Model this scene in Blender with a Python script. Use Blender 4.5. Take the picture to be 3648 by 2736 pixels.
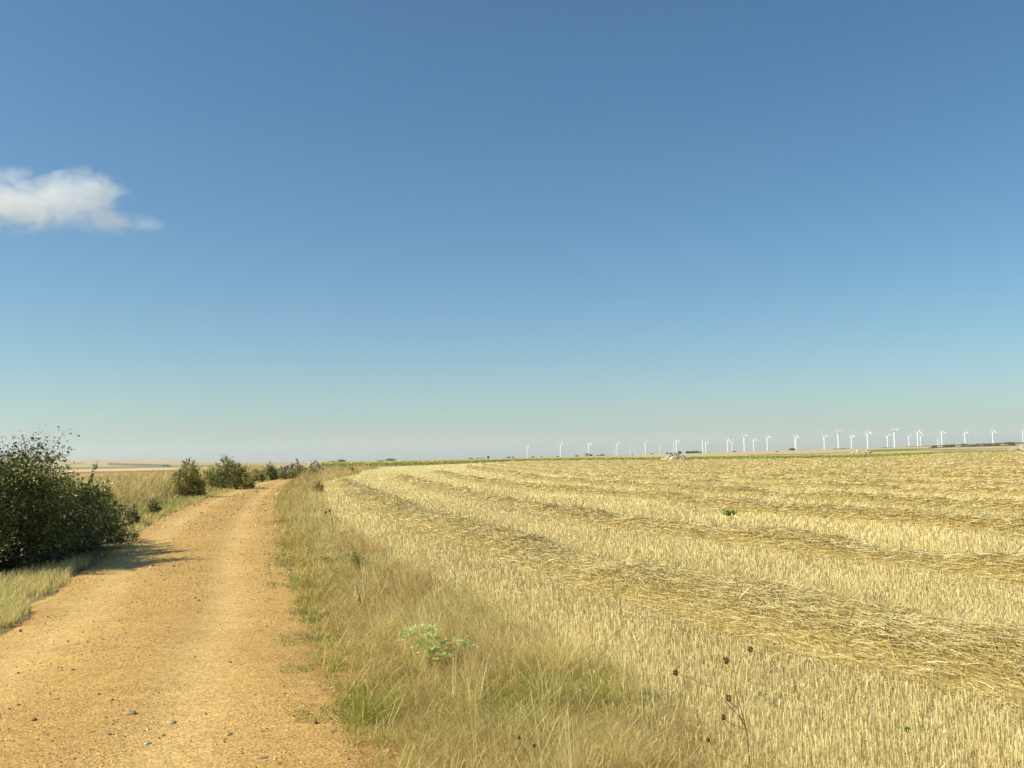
import bpy, math, random
import numpy as np
from mathutils import Matrix, Vector
rng=np.random.default_rng(7); random.seed(7)
S=bpy.context.scene; COL=S.collection
for o in list(bpy.data.objects): bpy.data.objects.remove(o)

# ------------------------------------------------------------ camera
F=3445.; PT=math.atan(266/F); RO=math.radians(1.1); CH=1.6     # photo-pixel focal length, pitch, roll, eye height
cam=bpy.data.cameras.new('camera'); co=bpy.data.objects.new('camera',cam); COL.objects.link(co)
cam.sensor_width=36; cam.lens=36*F/3648; cam.clip_start=.05; cam.clip_end=60000
_f=Vector((0,math.cos(PT),math.sin(PT))); _r=Vector((1,0,0)); _u=Vector((0,-math.sin(PT),math.cos(PT)))
R_=_r*math.cos(RO)-_u*math.sin(RO); U_=_u*math.cos(RO)+_r*math.sin(RO)
co.matrix_world=Matrix(((R_.x,U_.x,-_f.x,0),(R_.y,U_.y,-_f.y,0),(R_.z,U_.z,-_f.z,CH),(0,0,0,1)))
S.camera=co

# ------------------------------------------------------------ light
EL=math.radians(41); AZ=math.radians(-104)          # sun: compass angle from +Y, clockwise
sv=Vector((math.sin(AZ)*math.cos(EL),math.cos(AZ)*math.cos(EL),math.sin(EL)))
sun=bpy.data.lights.new('sun','SUN'); sun.energy=4.8; sun.angle=math.radians(.53); sun.color=(1,.94,.75)
so=bpy.data.objects.new('sun',sun); COL.objects.link(so); so.rotation_euler=sv.to_track_quat('Z','Y').to_euler()
SAT=1.18; TINT=(.90,1.07,1.005)
W=bpy.data.worlds.new('World'); S.world=W; W.use_nodes=True; nt=W.node_tree; nt.nodes.clear()
sky=nt.nodes.new('ShaderNodeTexSky'); sky.sky_type='NISHITA'; sky.sun_disc=False
sky.sun_elevation=EL; sky.sun_rotation=AZ; sky.altitude=800; sky.air_density=1.0; sky.dust_density=2.0; sky.ozone_density=3.5
bg=nt.nodes.new('ShaderNodeBackground'); bg.inputs['Strength'].default_value=.094
wo=nt.nodes.new('ShaderNodeOutputWorld')
hs=nt.nodes.new('ShaderNodeHueSaturation'); hs.inputs['Saturation'].default_value=SAT
mt=nt.nodes.new('ShaderNodeMix'); mt.data_type='RGBA'; mt.blend_type='MULTIPLY'; mt.inputs[0].default_value=1; mt.inputs[7].default_value=(*TINT,1)   # camera white balance of the sky
nt.links.new(sky.outputs[0],hs.inputs['Color']); nt.links.new(hs.outputs[0],mt.inputs[6]); nt.links.new(mt.outputs[2],bg.inputs[0]); nt.links.new(bg.outputs[0],wo.inputs[0])
vs=S.view_settings; S.display_settings.display_device='sRGB'; vs.view_transform='Standard'; vs.look='None'; vs.exposure=0.35; vs.gamma=1
S.render.engine='CYCLES'; S.cycles.max_bounces=6; S.cycles.volume_bounces=4; S.cycles.transparent_max_bounces=8

# ------------------------------------------------------------ helpers
def tag(o,label=None,cat=None,group=None,kind=None):
    for k,v in (('label',label),('category',cat),('group',group),('kind',kind)):
        if v: o[k]=v
    return o
def ray(px,py):
    return _f*F+(px-1824)*R_+(1368-py)*U_
def G(px,py,z=0.):                                   # ground point under a photo position
    d=ray(px,py); t=(z-CH)/d.z; return np.array((d.x*t,d.y*t))
def GL(l,z=0.): return np.array([G(a,b,z) for a,b in l])
def PY(px,py,y):                                     # point at depth y
    d=ray(px,py); t=y/d.y; return np.array((d.x*t,y,CH+d.z*t))
def hor(px): return 1634+.0192*(1824-px)
def link(o,parent=None):
    COL.objects.link(o)
    if parent: o.parent=parent
    return o
def mk(name,V,faces,mat,col=None,parent=None,smooth=False,rnd=None,uv=None):
    V=np.asarray(V,np.float32).reshape(-1,3)
    if not isinstance(faces,list): faces=[faces]
    faces=[np.asarray(f,np.int32) for f in faces if len(f)]
    me=bpy.data.meshes.new(name)
    nl=sum(f.size for f in faces); npol=sum(len(f) for f in faces)
    me.vertices.add(len(V)); me.vertices.foreach_set('co',V.ravel())
    me.loops.add(nl); li=np.concatenate([f.ravel() for f in faces]); me.loops.foreach_set('vertex_index',li)
    tot=np.concatenate([np.full(len(f),f.shape[1],np.int32) for f in faces]); st=np.concatenate([[0],np.cumsum(tot)[:-1]]).astype(np.int32)
    me.polygons.add(npol); me.polygons.foreach_set('loop_start',st)
    try: me.polygons.foreach_set('loop_total',tot)
    except Exception: pass
    me.polygons.foreach_set('use_smooth',np.full(npol,smooth))
    if col is not None:
        a=me.color_attributes.new('Col','FLOAT_COLOR','POINT')
        c=np.ones((len(V),4),np.float32); c[:,:3]=np.asarray(col)*((1,1,.8) if mat.name in('grass_blades','leaves') else (1,1,.94) if mat.name!='limestone' else 1); a.data.foreach_set('color',c.ravel())
    if uv is not None:
        u=me.uv_layers.new(name='UVMap'); u.data.foreach_set('uv',np.asarray(uv,np.float32)[li].ravel())
    me.materials.append(mat); me.update(calc_edges=True); me.validate()
    return link(bpy.data.objects.new(name,me),parent)
def empty(name,loc,label,cat,group=None):
    o=bpy.data.objects.new(name,None); o.location=loc; o.empty_display_size=.2
    return tag(link(o),label,cat,group)
def copy_tree(o,parent=None):
    c=o.copy(); link(c,parent)
    for ch in list(o.children): copy_tree(ch,c)
    return c
class VN:                                            # smooth value noise
    def __init__(s,seed): s.t=np.random.default_rng(seed).random((256,256)).astype(np.float32)
    def __call__(s,x,y):
        x=np.asarray(x,float);y=np.asarray(y,float)
        xi=np.floor(x).astype(int);yi=np.floor(y).astype(int);fx=x-xi;fy=y-yi
        fx=fx*fx*(3-2*fx);fy=fy*fy*(3-2*fy);t=s.t
        a=t[xi&255,yi&255];b=t[(xi+1)&255,yi&255];c=t[xi&255,(yi+1)&255];d=t[(xi+1)&255,(yi+1)&255]
        return (a*(1-fx)+b*fx)*(1-fy)+(c*(1-fx)+d*fx)*fy
    def f(s,x,y,o=3):
        r=0;a=.5;n=0
        for i in range(o): r=r+a*s(x*2**i+17*i,y*2**i-9*i);n+=a;a*=.5
        return r/n
N1,N2,N3,N4=VN(1),VN(2),VN(3),VN(4)
def sst(x,a,b):
    t=np.clip((x-a)/(b-a),0,1); return t*t*(3-2*t)
def pip(P,poly):
    x,y=P[:,0],P[:,1]; ins=np.zeros(len(P),bool); n=len(poly)
    for i in range(n):
        x1,y1=poly[i];x2,y2=poly[(i+1)%n]
        if y1==y2: continue
        c=((y1>y)!=(y2>y))&(x<(x2-x1)*(y-y1)/(y2-y1)+x1); ins^=c
    return ins
def pdist(P,line):                                   # signed distance to a polyline (+ on its right), and arc length
    best=np.full(len(P),1e9);sg=np.zeros(len(P));arc=np.zeros(len(P));s0=0
    for i in range(len(line)-1):
        a=line[i];d=line[i+1]-a;L=np.hypot(*d);
        if L<1e-6: continue
        d=d/L;q=P-a;t=np.clip(q@d,0,L);e=q-t[:,None]*d;r=np.hypot(e[:,0],e[:,1])
        m=r<best;best[m]=r[m];sg[m]=np.sign(q[m,0]*d[1]-q[m,1]*d[0]);arc[m]=s0+t[m];s0+=L
    return best*np.where(sg==0,1,sg),arc
def smoothline(pts,step=.5):                         # Catmull-Rom resampling
    p=np.asarray(pts,float);p=np.vstack([2*p[0]-p[1],p,2*p[-1]-p[-2]]);out=[]
    for i in range(1,len(p)-2):
        n=max(2,int(np.hypot(*(p[i+1]-p[i])[:2])/step))
        for t in np.arange(n)/n:
            out.append(.5*((2*p[i])+(-p[i-1]+p[i+1])*t+(2*p[i-1]-5*p[i]+4*p[i+1]-p[i+2])*t*t+(-p[i-1]+3*p[i]-3*p[i+1]+p[i+2])*t**3))
    out.append(p[-2]);return np.array(out)
def smth(l,k=3):
    l=l.copy()
    for _ in range(k): l[1:-1]=.25*l[:-2]+.5*l[1:-1]+.25*l[2:]
    return l

# ------------------------------------------------------------ layout lines (metres on the ground)
RRp=smth(GL([(1278,2736),(1163,2441),(1097,2276),(1022,2061),(989,1929),(973,1814),(990,1748),(1055,1707)]),1)
RLp=smth(GL([(0,2259),(115,2160),(247,2069),(338,2003),(462,1929),(528,1863),(643,1814),(775,1761),(890,1723),(990,1708)]),1)
RRp=np.vstack([[(3.0,-20),(1.6,-6),(.3,0)],RRp,[(-23.2,106),(-25,122),(-28.5,150)]])
RLp=np.vstack([[(-2.0,-20),(-3.2,-6),(-4.1,3)],RLp,[(-26.6,108),(-29,124),(-32.5,150)]])
RR=smoothline(RRp,.8);RL=smoothline(RLp,.8)
VBp=GL([(2760,2736),(2523,2575),(2282,2430),(2137,2335),(1900,2260),(1720,2153),(1527,2050),(1415,1985),(1307,1925),(1198,1850),(1150,1790),(1140,1745),(1158,1712),(1200,1702),(1275,1690)],.1)
VB=np.vstack([[(9,-20),(4.6,-3),(3.0,2.5)],VBp,[(-26,165),(-27.5,200),(-36,240)]])
VERGE=np.vstack([RR,VB[::-1]])

# ------------------------------------------------------------ terrain height
PXS=np.array([0,300,600,640,700,900,1050,1150,1270,1500,1700,1850,2100,2300,2600,2800,3000,3150,3250,3366,3500,3648])
YB =np.array([1690,1686,1681,1680,1678,1672,1669,1668,1665,1658,1649.5,1642.5,1638.5,1639.5,1636.5,1635.5,1632.5,1628.5,1622.5,1615.5,1613,1610])
YS =np.interp(PXS,[0,200,600,640,690,720,900,1200,1400,1700,1874,2100,2300,2500,2650,2830,3000,3100,3200,3273,3472,3648],
   [1639,1636,1637,1639,1644,1648,1650,1645,1640.5,1634,1630.5,1625,1619,1613.5,1609,1604.5,1601,1598,1594,1591,1585,1580])
YH=hor(PXS); LEFT=np.clip((700-PXS)/60,0,1)
RING=np.array([0,75,250,600,1500,4000,12000.])
def zat(y,r): return CH-r*(y-YH)/F
Z=np.zeros((len(RING),len(PXS)))
Z[2]=zat(YB,250)
mid=lambda r:zat(YS+.0,r)
z15=zat(YS+.0,1500)
Z[4]=np.where(LEFT>0,zat(YS+24,1500)*LEFT+z15*(1-LEFT),z15)
Z[3]=Z[2]+(Z[4]-Z[2])*(350/1250.)
Z[5]=np.where(LEFT>0,zat(YS,4000),zat(YS+.9,4000)); Z[6]=zat(YS+1.2,12000)
def HP(px,dep):
    u=np.interp(px,PXS,np.arange(len(PXS)));i=np.clip(u.astype(int),0,len(PXS)-2);fu=u-i
    v=np.interp(dep,RING,np.arange(len(RING)));j=np.clip(v.astype(int),0,len(RING)-2);fv=v-j
    return (Z[j,i]*(1-fu)+Z[j,i+1]*fu)*(1-fv)+(Z[j+1,i]*(1-fu)+Z[j+1,i+1]*fu)*fv
def polar(x,y):
    a=np.clip(np.arctan2(x,y),-.75,.75);return 1824+F*np.tan(a),np.hypot(x,y)*np.cos(a)
def H(x,y):
    x=np.atleast_1d(np.asarray(x,float));y=np.atleast_1d(np.asarray(y,float))
    px,dep=polar(x,y);z=HP(px,dep)
    m=(dep<170)&(x<5)
    if m.any():
        P=np.stack([x[m],y[m]],1);d,_=pdist(P,RL[::2]);o=-d
        b=.56*sst(o,1.2,3.0)*(1-sst(o,6,10))*(1-sst(dep[m],110,165))*sst(y[m],11,22)*(.7+.6*N1(P[:,0]*.3,P[:,1]*.2))
        z[m]+=b
    r=np.hypot(x,y)
    z+=.025*(N2.f(x*.6,y*.6)-.5)*(1-sst(r,60,120))
    z+=(N3.f(x*.004,y*.004)-.5)*1.2*sst(r,500,1500)
    return z
def H1(x,y): return float(H(x,y)[0])

# ------------------------------------------------------------ materials
def mat(name):
    m=bpy.data.materials.new(name);m.use_nodes=True;t=m.node_tree;t.nodes.clear();return m,t
def nd(t,typ,**k):
    n=t.nodes.new(typ)
    for a,b in k.items():
        if a.startswith('i_'): n.inputs[int(a[2:]) if a[2:].isdigit() else a[2:].replace('_',' ')].default_value=b
        else: setattr(n,a,b)
    return n
def plant_mat(name,trans=.3,rough=.55,spec=.25,sat=1.):
    m,t=mat(name);a=nd(t,'ShaderNodeAttribute',attribute_name='Col')
    p=nd(t,'ShaderNodeBsdfPrincipled');p.inputs['Roughness'].default_value=rough;p.inputs['Specular IOR Level'].default_value=spec
    tr=nd(t,'ShaderNodeBsdfTranslucent');mx=nd(t,'ShaderNodeMixShader');mx.inputs[0].default_value=trans;o=nd(t,'ShaderNodeOutputMaterial')
    L=t.links.new;L(a.outputs[0],p.inputs['Base Color']);L(a.outputs[0],tr.inputs[0]);L(p.outputs[0],mx.inputs[1]);L(tr.outputs[0],mx.inputs[2]);L(mx.outputs[0],o.inputs[0]);return m
M_grass=plant_mat('grass_blades',.42); M_straw=plant_mat('straw',.2,.42,.45); M_leaf=plant_mat('leaves',.22,.45,.4)
def simple(name,c,rough=.8,nscale=5,amt=.25,bump=0,spec=.3,attr=False):
    m,t=mat(name);L=t.links.new;tc=nd(t,'ShaderNodeTexCoord');n=nd(t,'ShaderNodeTexNoise');n.inputs['Scale'].default_value=nscale;n.inputs['Detail'].default_value=6
    p=nd(t,'ShaderNodeBsdfPrincipled');p.inputs['Roughness'].default_value=rough;p.inputs['Specular IOR Level'].default_value=spec
    mx=nd(t,'ShaderNodeMix',data_type='RGBA',blend_type='MULTIPLY');mx.inputs[0].default_value=1
    mr=nd(t,'ShaderNodeMapRange');mr.inputs[1].default_value=.3;mr.inputs[2].default_value=.7;mr.inputs[3].default_value=1-amt;mr.inputs[4].default_value=1+amt
    L(tc.outputs['Object'],n.inputs[0]);L(n.outputs[0],mr.inputs[0]);L(mr.outputs[0],mx.inputs[7])
    if attr: a=nd(t,'ShaderNodeAttribute',attribute_name='Col');L(a.outputs[0],mx.inputs[6])
    else: mx.inputs[6].default_value=(*c,1)
    L(mx.outputs[2],p.inputs['Base Color'])
    if bump:
        b=nd(t,'ShaderNodeBump');b.inputs['Strength'].default_value=bump;b.inputs['Distance'].default_value=.02;L(n.outputs[0],b.inputs['Height']);L(b.outputs[0],p.inputs['Normal'])
    o=nd(t,'ShaderNodeOutputMaterial');L(p.outputs[0],o.inputs[0]);return m
M_bark=simple('bark',(.13,.09,.06),.9,30,.3); M_white=simple('turbine_paint',(.86,.86,.84),.4,.2,.03)
M_stone=simple('limestone',(.5,.42,.3),.9,6,.25,.5,attr=True); M_build=simple('adobe_wall',(.50,.35,.20),.9,.5,.15)
M_roof=simple('old_roof',(.22,.13,.09),.9,1,.2); M_mast=simple('galvanised_steel',(.55,.56,.58),.5,1,.1)
M_pebble=simple('pebbles',(.4,.3,.15),.8,40,.15,attr=True)

def ground_mat():
    m,t=mat('field_ground');L=t.links.new;a=nd(t,'ShaderNodeAttribute',attribute_name='Col');tc=nd(t,'ShaderNodeTexCoord')
    n1=nd(t,'ShaderNodeTexNoise');n1.inputs['Scale'].default_value=.35;n1.inputs['Detail'].default_value=10;n1.inputs['Roughness'].default_value=.7
    n2=nd(t,'ShaderNodeTexNoise');n2.inputs['Scale'].default_value=24;n2.inputs['Detail'].default_value=8;n2.inputs['Roughness'].default_value=.75
    r1=nd(t,'ShaderNodeMapRange');r2=nd(t,'ShaderNodeMapRange')
    for r,s in((r1,.22),(r2,.38)): r.inputs[1].default_value=.35;r.inputs[2].default_value=.65;r.inputs[3].default_value=1-s;r.inputs[4].default_value=1+s
    mu=nd(t,'ShaderNodeMath',operation='MULTIPLY');mx=nd(t,'ShaderNodeMix',data_type='RGBA',blend_type='MULTIPLY');mx.inputs[0].default_value=1
    p=nd(t,'ShaderNodeBsdfPrincipled');p.inputs['Roughness'].default_value=.95;p.inputs['Specular IOR Level'].default_value=.1
    b=nd(t,'ShaderNodeBump');b.inputs['Strength'].default_value=.7;b.inputs['Distance'].default_value=.03
    o=nd(t,'ShaderNodeOutputMaterial')
    L(tc.outputs['Object'],n1.inputs[0]);L(tc.outputs['Object'],n2.inputs[0]);L(n1.outputs[0],r1.inputs[0]);L(n2.outputs[0],r2.inputs[0])
    L(r1.outputs[0],mu.inputs[0]);L(r2.outputs[0],mu.inputs[1]);L(a.outputs[0],mx.inputs[6]);L(mu.outputs[0],mx.inputs[7]);L(mx.outputs[2],p.inputs['Base Color'])
    L(n2.outputs[0],b.inputs['Height']);L(b.outputs[0],p.inputs['Normal']);L(p.outputs[0],o.inputs[0]);return m
def road_mat():
    m,t=mat('ochre_dirt');L=t.links.new;a=nd(t,'ShaderNodeAttribute',attribute_name='Col');tc=nd(t,'ShaderNodeTexCoord')
    def noise(s,d=8,r=.65):
        n=nd(t,'ShaderNodeTexNoise');n.inputs['Scale'].default_value=s;n.inputs['Detail'].default_value=d;n.inputs['Roughness'].default_value=r;L(tc.outputs['Object'],n.inputs[0]);return n
    nb=noise(.9);nm=noise(9,6);nf=noise(70,5,.7)
    vo=nd(t,'ShaderNodeTexVoronoi');vo.inputs['Scale'].default_value=62;L(tc.outputs['Object'],vo.inputs[0])
    def mr(src,lo,hi,a0=.3,a1=.7):
        r=nd(t,'ShaderNodeMapRange');r.inputs[1].default_value=a0;r.inputs[2].default_value=a1;r.inputs[3].default_value=lo;r.inputs[4].default_value=hi;L(src,r.inputs[0]);return r.outputs[0]
    def mul(x,y):
        q=nd(t,'ShaderNodeMath',operation='MULTIPLY');L(x,q.inputs[0]);L(y,q.inputs[1]);return q.outputs[0]
    k=mul(mul(mr(nb.outputs[0],.88,1.12),mr(nm.outputs[0],.85,1.15)),mr(nf.outputs[0],.72,1.28))
    mx=nd(t,'ShaderNodeMix',data_type='RGBA',blend_type='MULTIPLY');mx.inputs[0].default_value=1;L(a.outputs[0],mx.inputs[6]);L(k,mx.inputs[7])
    # individual stone tints
    hq=nd(t,'ShaderNodeSeparateColor');L(vo.outputs['Color'],hq.inputs[0])
    hs=nd(t,'ShaderNodeMix',data_type='RGBA',blend_type='MULTIPLY');hs.inputs[0].default_value=1;L(mx.outputs[2],hs.inputs[6]);L(mr(hq.outputs[0],.72,1.25,0.,1.),hs.inputs[7])
    p=nd(t,'ShaderNodeBsdfPrincipled');p.inputs['Roughness'].default_value=.93;p.inputs['Specular IOR Level'].default_value=.15
    L(hs.outputs[2],p.inputs['Base Color'])
    b=nd(t,'ShaderNodeBump');b.inputs['Strength'].default_value=.45;b.inputs['Distance'].default_value=.008
    ad=nd(t,'ShaderNodeMath',operation='SUBTRACT');L(nf.outputs[0],ad.inputs[0]);L(vo.outputs['Distance'],ad.inputs[1]);L(ad.outputs[0],b.inputs['Height']);L(b.outputs[0],p.inputs['Normal'])
    o=nd(t,'ShaderNodeOutputMaterial');L(p.outputs[0],o.inputs[0]);return m
M_ground=ground_mat();M_road=road_mat()

# ------------------------------------------------------------ terrain sheet
azs=np.radians(np.concatenate([np.arange(-180,-48,6),np.arange(-48,48,.2),np.arange(48,180,6)]))
rs=np.concatenate([[.5,1,1.5,2,2.5],np.geomspace(3,300,240),np.geomspace(306,14000,170)])
A_,R2=np.meshgrid(azs,rs);X=(R2*np.sin(A_)).ravel();Y=(R2*np.cos(A_)).ravel()
Zg=H(X,Y);px,dep=polar(X,Y);P2=np.stack([X,Y],1)
yap=hor(px)+F*(CH-HP(px,np.maximum(dep,1)))/np.maximum(dep,1)      # elevation band seen from the road
def C(*c): return np.array(c)
col=np.tile(C(.40,.31,.155),(len(X),1))
nz=N4.f(X*.01,Y*.01)[:,None];nf=N1.f(X*.15,Y*.15)[:,None]
dR,_=pdist(P2,RR[::3]);dV,_=pdist(P2,VB)
stub=(dV>0)&(dep<250)
col[stub]=C(.72,.60,.33)
inv=pip(P2,VERGE);col[inv]=(C(.26,.20,.09)*(1-nf)+C(.30,.25,.10)*nf)[inv]
q=(np.abs(dR)<.45)&(~stub);col[q]=C(.46,.28,.10)
lf=(~stub)&(~inv)&(dep<260);col[lf]=(C(.30,.235,.11)*(.75+.5*nf))[lf]
g=(px<1150)&(dep>=150)
col[g]=C(.43,.32,.165)
tilt=(px-500)*.02
for y0,y1,c in((1676,1683,(.37,.20,.085)),(1668,1676,(.62,.47,.29)),(1660,1668,(.30,.25,.12)),(1650,1660,(.44,.37,.22)),(1600,1650,(.50,.38,.24))):
    q=g&(px<760)&(yap+tilt>y0)&(yap+tilt<=y1);col[q]=(C(*c)*(.8+.4*nz))[q]
q=g&(px>380)&(px<610)&(np.abs(yap-1653.5-(px-400)*.025)<4);col[q]=C(.20,.19,.13)
q=g&(px>240)&(px<300)&(np.abs(yap-1655+(px-240)*.12)<2.5);col[q]=C(.25,.26,.12)
g=(px>=1150)&(dep>=250)
col[g]=(C(.52,.39,.215)*(.9+.2*nz))[g]
q=g&(dep<300);col[q]=C(.22,.20,.06)
q=g&(px<2250)&(yap<np.interp(px,PXS,YS)+6)&(dep>300);col[q]=(C(.46,.35,.22)*(.6+.8*N2.f(X*.012,Y*.03)[:,None]))[q]
q=g&(px>2660)&(dep>310)&(np.abs(yap-np.interp(px,[2660,2900,3150,3300],[1621.5,1617,1607,1604]))<1.1);col[q]=C(.17,.17,.05)
q=g&(px>3085)&(px<3315)&(dep>310)&(yap<np.interp(px,[3085,3150,3315],[1610,1609.5,1599.5]))&(yap>np.interp(px,[3085,3200,3315],[1603,1599,1597.5]));col[q]=C(.20,.21,.05)
q=g&(px>=3300)&(dep>310)&(np.abs(yap-np.interp(px,[3300,3650],[1603,1596]))<1.2);col[q]=C(.25,.21,.12)
q=dep>5000;col[q]=C(.42,.35,.24)
na=len(azs);nr=len(rs);I=np.arange(na*nr).reshape(nr,na)
J=np.roll(I,-1,axis=1);Fq=np.stack([I[:-1],J[:-1],J[1:],I[1:]],-1)[...,[0,3,2,1]].reshape(-1,4)[:,::-1]
V=np.stack([X,Y,Zg],1);V=np.vstack([V,[[0,0,H1(0,.1)]]]);colc=np.vstack([col,[[.5,.33,.15]]])
cen=np.stack([np.full(na,len(V)-1),J[0],I[0]],1)
gr=mk('ground',V,[Fq,cen],M_ground,colc,smooth=True);tag(gr,kind='structure')

# ------------------------------------------------------------ road
Lr=smoothline(RLp,.25);Rr=smoothline(RRp,.25)
def resample(l,n):
    s=np.concatenate([[0],np.cumsum(np.hypot(*np.diff(l,axis=0).T))]);t=np.linspace(0,1,n)
    return np.stack([np.interp(t*s[-1],s,l[:,k]) for k in (0,1)],1)
# match the two edges by depth so that cross lines stay square to the road
yy=np.concatenate([np.arange(-18,40,.18),np.arange(40,148,.6)])
Lr=np.stack([np.interp(yy,Lr[:,1],Lr[:,0]),yy],1);Rr=np.stack([np.interp(yy,Rr[:,1],Rr[:,0]),yy],1)
us=np.linspace(0,1,33);n=len(yy)
wl=-.22*N1.f(yy*1.3,yy*0+3)+.10;wr=.35*N1.f(yy*1.1,yy*0+9)-.12
Lx=Lr[:,0]+wl;Rx=Rr[:,0]+wr
RX=Lx[:,None]*(1-us)+Rx[:,None]*us;RY=np.repeat(yy[:,None],33,1)
uu=np.repeat(us[None],n,0)
tr=np.exp(-((uu-.20)/.11)**2)+.95*np.exp(-((uu-.70)/.09)**2)          # the two wheel tracks
cr=.05*(1-tr*.9)*np.sin(np.pi*uu)**.5*.6
RZ=H(RX.ravel(),RY.ravel()).reshape(RX.shape)+.012+cr+.012*(N2.f(RX*2,RY*2)-.5)
RZ[:,0]-=.014;RZ[:,-1]-=.014
edge=np.clip(np.abs(uu-.5)*2,0,1)
nn=N3.f(RX*.5,RY*.25)[...,None]
rc=C(.51,.31,.105)*(1-tr[...,None]*.8)+C(.61,.405,.165)*tr[...,None]*.8
rc=rc*(.9+.2*nn)
I=np.arange(n*33).reshape(n,33);Fq=np.stack([I[:-1,:-1],I[:-1,1:],I[1:,1:],I[1:,:-1]],-1).reshape(-1,4)
rd=mk('dirt_road',np.stack([RX,RY,RZ],-1).reshape(-1,3),Fq,M_road,rc.reshape(-1,3),smooth=True);tag(rd,kind='structure')
_mx=RX;_yy=yy
def road_u(P):
    l=np.interp(P[:,1],yy,Lx);r=np.interp(P[:,1],yy,Rx);return (P[:,0]-l)/(r-l)
def road_z(x,y):
    u=np.clip(road_u(np.stack([x,y],1)),0,1);t=np.exp(-((u-.20)/.11)**2)+.95*np.exp(-((u-.70)/.09)**2)
    return H(x,y)+.012+.03*(1-t*.9)*np.sqrt(np.sin(np.pi*np.clip(u,0.001,.999)))+.012*(N2.f(x*2,y*2)-.5)

def wedge(n,r0,r1,a0,a1,pw=0.):                         # scatter with density ~ 1/r^(2+pw)
    a=np.radians(rng.uniform(a0,a1,n));u=rng.random(n)
    if pw==0: r=r0*(r1/r0)**u
    else: r=(r0**-pw+u*(r1**-pw-r0**-pw))**(-1/pw)
    return np.stack([r*np.sin(a),r*np.cos(a)],1),r

# pebbles: low 6-sided lumps
def lumps(P,z,s,colr,flat=.55,name='gravel',matl=None):
    n=len(P);base=np.array([[1,0,0],[.4,.9,0],[-.6,.75,0],[-1,-.1,0],[-.35,-.9,0],[.65,-.75,0],[.3,.2,1],[-.35,-.1,.85]],float)
    fc=np.array([[0,1,6],[1,2,6],[2,7,6],[2,3,7],[3,4,7],[4,5,7],[5,6,7],[5,0,6]])
    V=np.repeat(base[None],n,0)+rng.normal(0,.13,(n,8,3));a=rng.uniform(0,6.28,n);ca,sa=np.cos(a)[:,None],np.sin(a)[:,None]
    x=V[...,0]*s[:,None];y=V[...,1]*s[:,None]*rng.uniform(.55,1,n)[:,None];zz=V[...,2]*s[:,None]*flat
    zz[:,:6]-=(.15*s)[:,None]
    V=np.stack([x*ca-y*sa+P[:,0:1],x*sa+y*ca+P[:,1:2],zz+z[:,None]],-1)
    Fc=(fc[None]+8*np.arange(n)[:,None,None]).reshape(-1,3)
    return mk(name,V.reshape(-1,3),Fc,matl or M_pebble,np.repeat(colr,8,0))
P,r=wedge(320000,3.6,70,-42,8)
u=road_u(P);t=np.exp(-((u-.20)/.11)**2)+.95*np.exp(-((u-.70)/.09)**2)
k=(u>-.04)&(u<1.05)&(rng.random(len(P))>t*.82)&(N3.f(P[:,0]*.8,P[:,1]*.8)+rng.normal(0,.15,len(P))>.38);P=P[k];r=r[k]
s=np.maximum(.0040,r*.0005)*np.exp(rng.normal(0,.5,len(P)));big=(rng.random(len(P))<.012)&(r<11);s[big]*=2.2
pal=np.array([(.52,.31,.11),(.60,.42,.2),(.40,.23,.09),(.68,.52,.30),(.32,.22,.12),(.42,.34,.21),(.56,.33,.12)])
cc=pal[rng.choice(7,len(P),p=[.28,.2,.22,.08,.07,.04,.11])]*rng.uniform(.6,1.2,(len(P),1))
g=lumps(P,road_z(P[:,0],P[:,1]),s,cc);tag(g,'loose ochre gravel scattered over the dirt road','gravel',kind='stuff')

def blob(name,loc,r,colr,seed,label,cat,group=None,flat=.5,matl=None,parent=None):
    rr=np.random.default_rng(seed);nu,nv=12,7;V=[];Fs=[]
    ph=rr.uniform(0,6,6)
    for j in range(nv):
        th=math.pi*j/(nv-1)
        for i in range(nu):
            a=2*math.pi*i/nu;k=1+.12*math.sin(2*a+ph[0])+.1*math.sin(3*a+ph[1]+2*th)+.06*rr.normal()
            V.append((r[0]*k*math.sin(th)*math.cos(a),r[1]*k*math.sin(th)*math.sin(a),r[2]*math.cos(th)*(1+.06*rr.normal())))
    for j in range(nv-1):
        for i in range(nu): Fs.append((j*nu+i,(j+1)*nu+i,(j+1)*nu+(i+1)%nu,j*nu+(i+1)%nu))
    o=mk(name,V,np.array(Fs),matl or M_stone,np.tile(colr,(len(V),1)),smooth=True,parent=parent);o.location=loc;o.rotation_euler.z=rr.uniform(0,6)
    return tag(o,label,cat,group)
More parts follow.
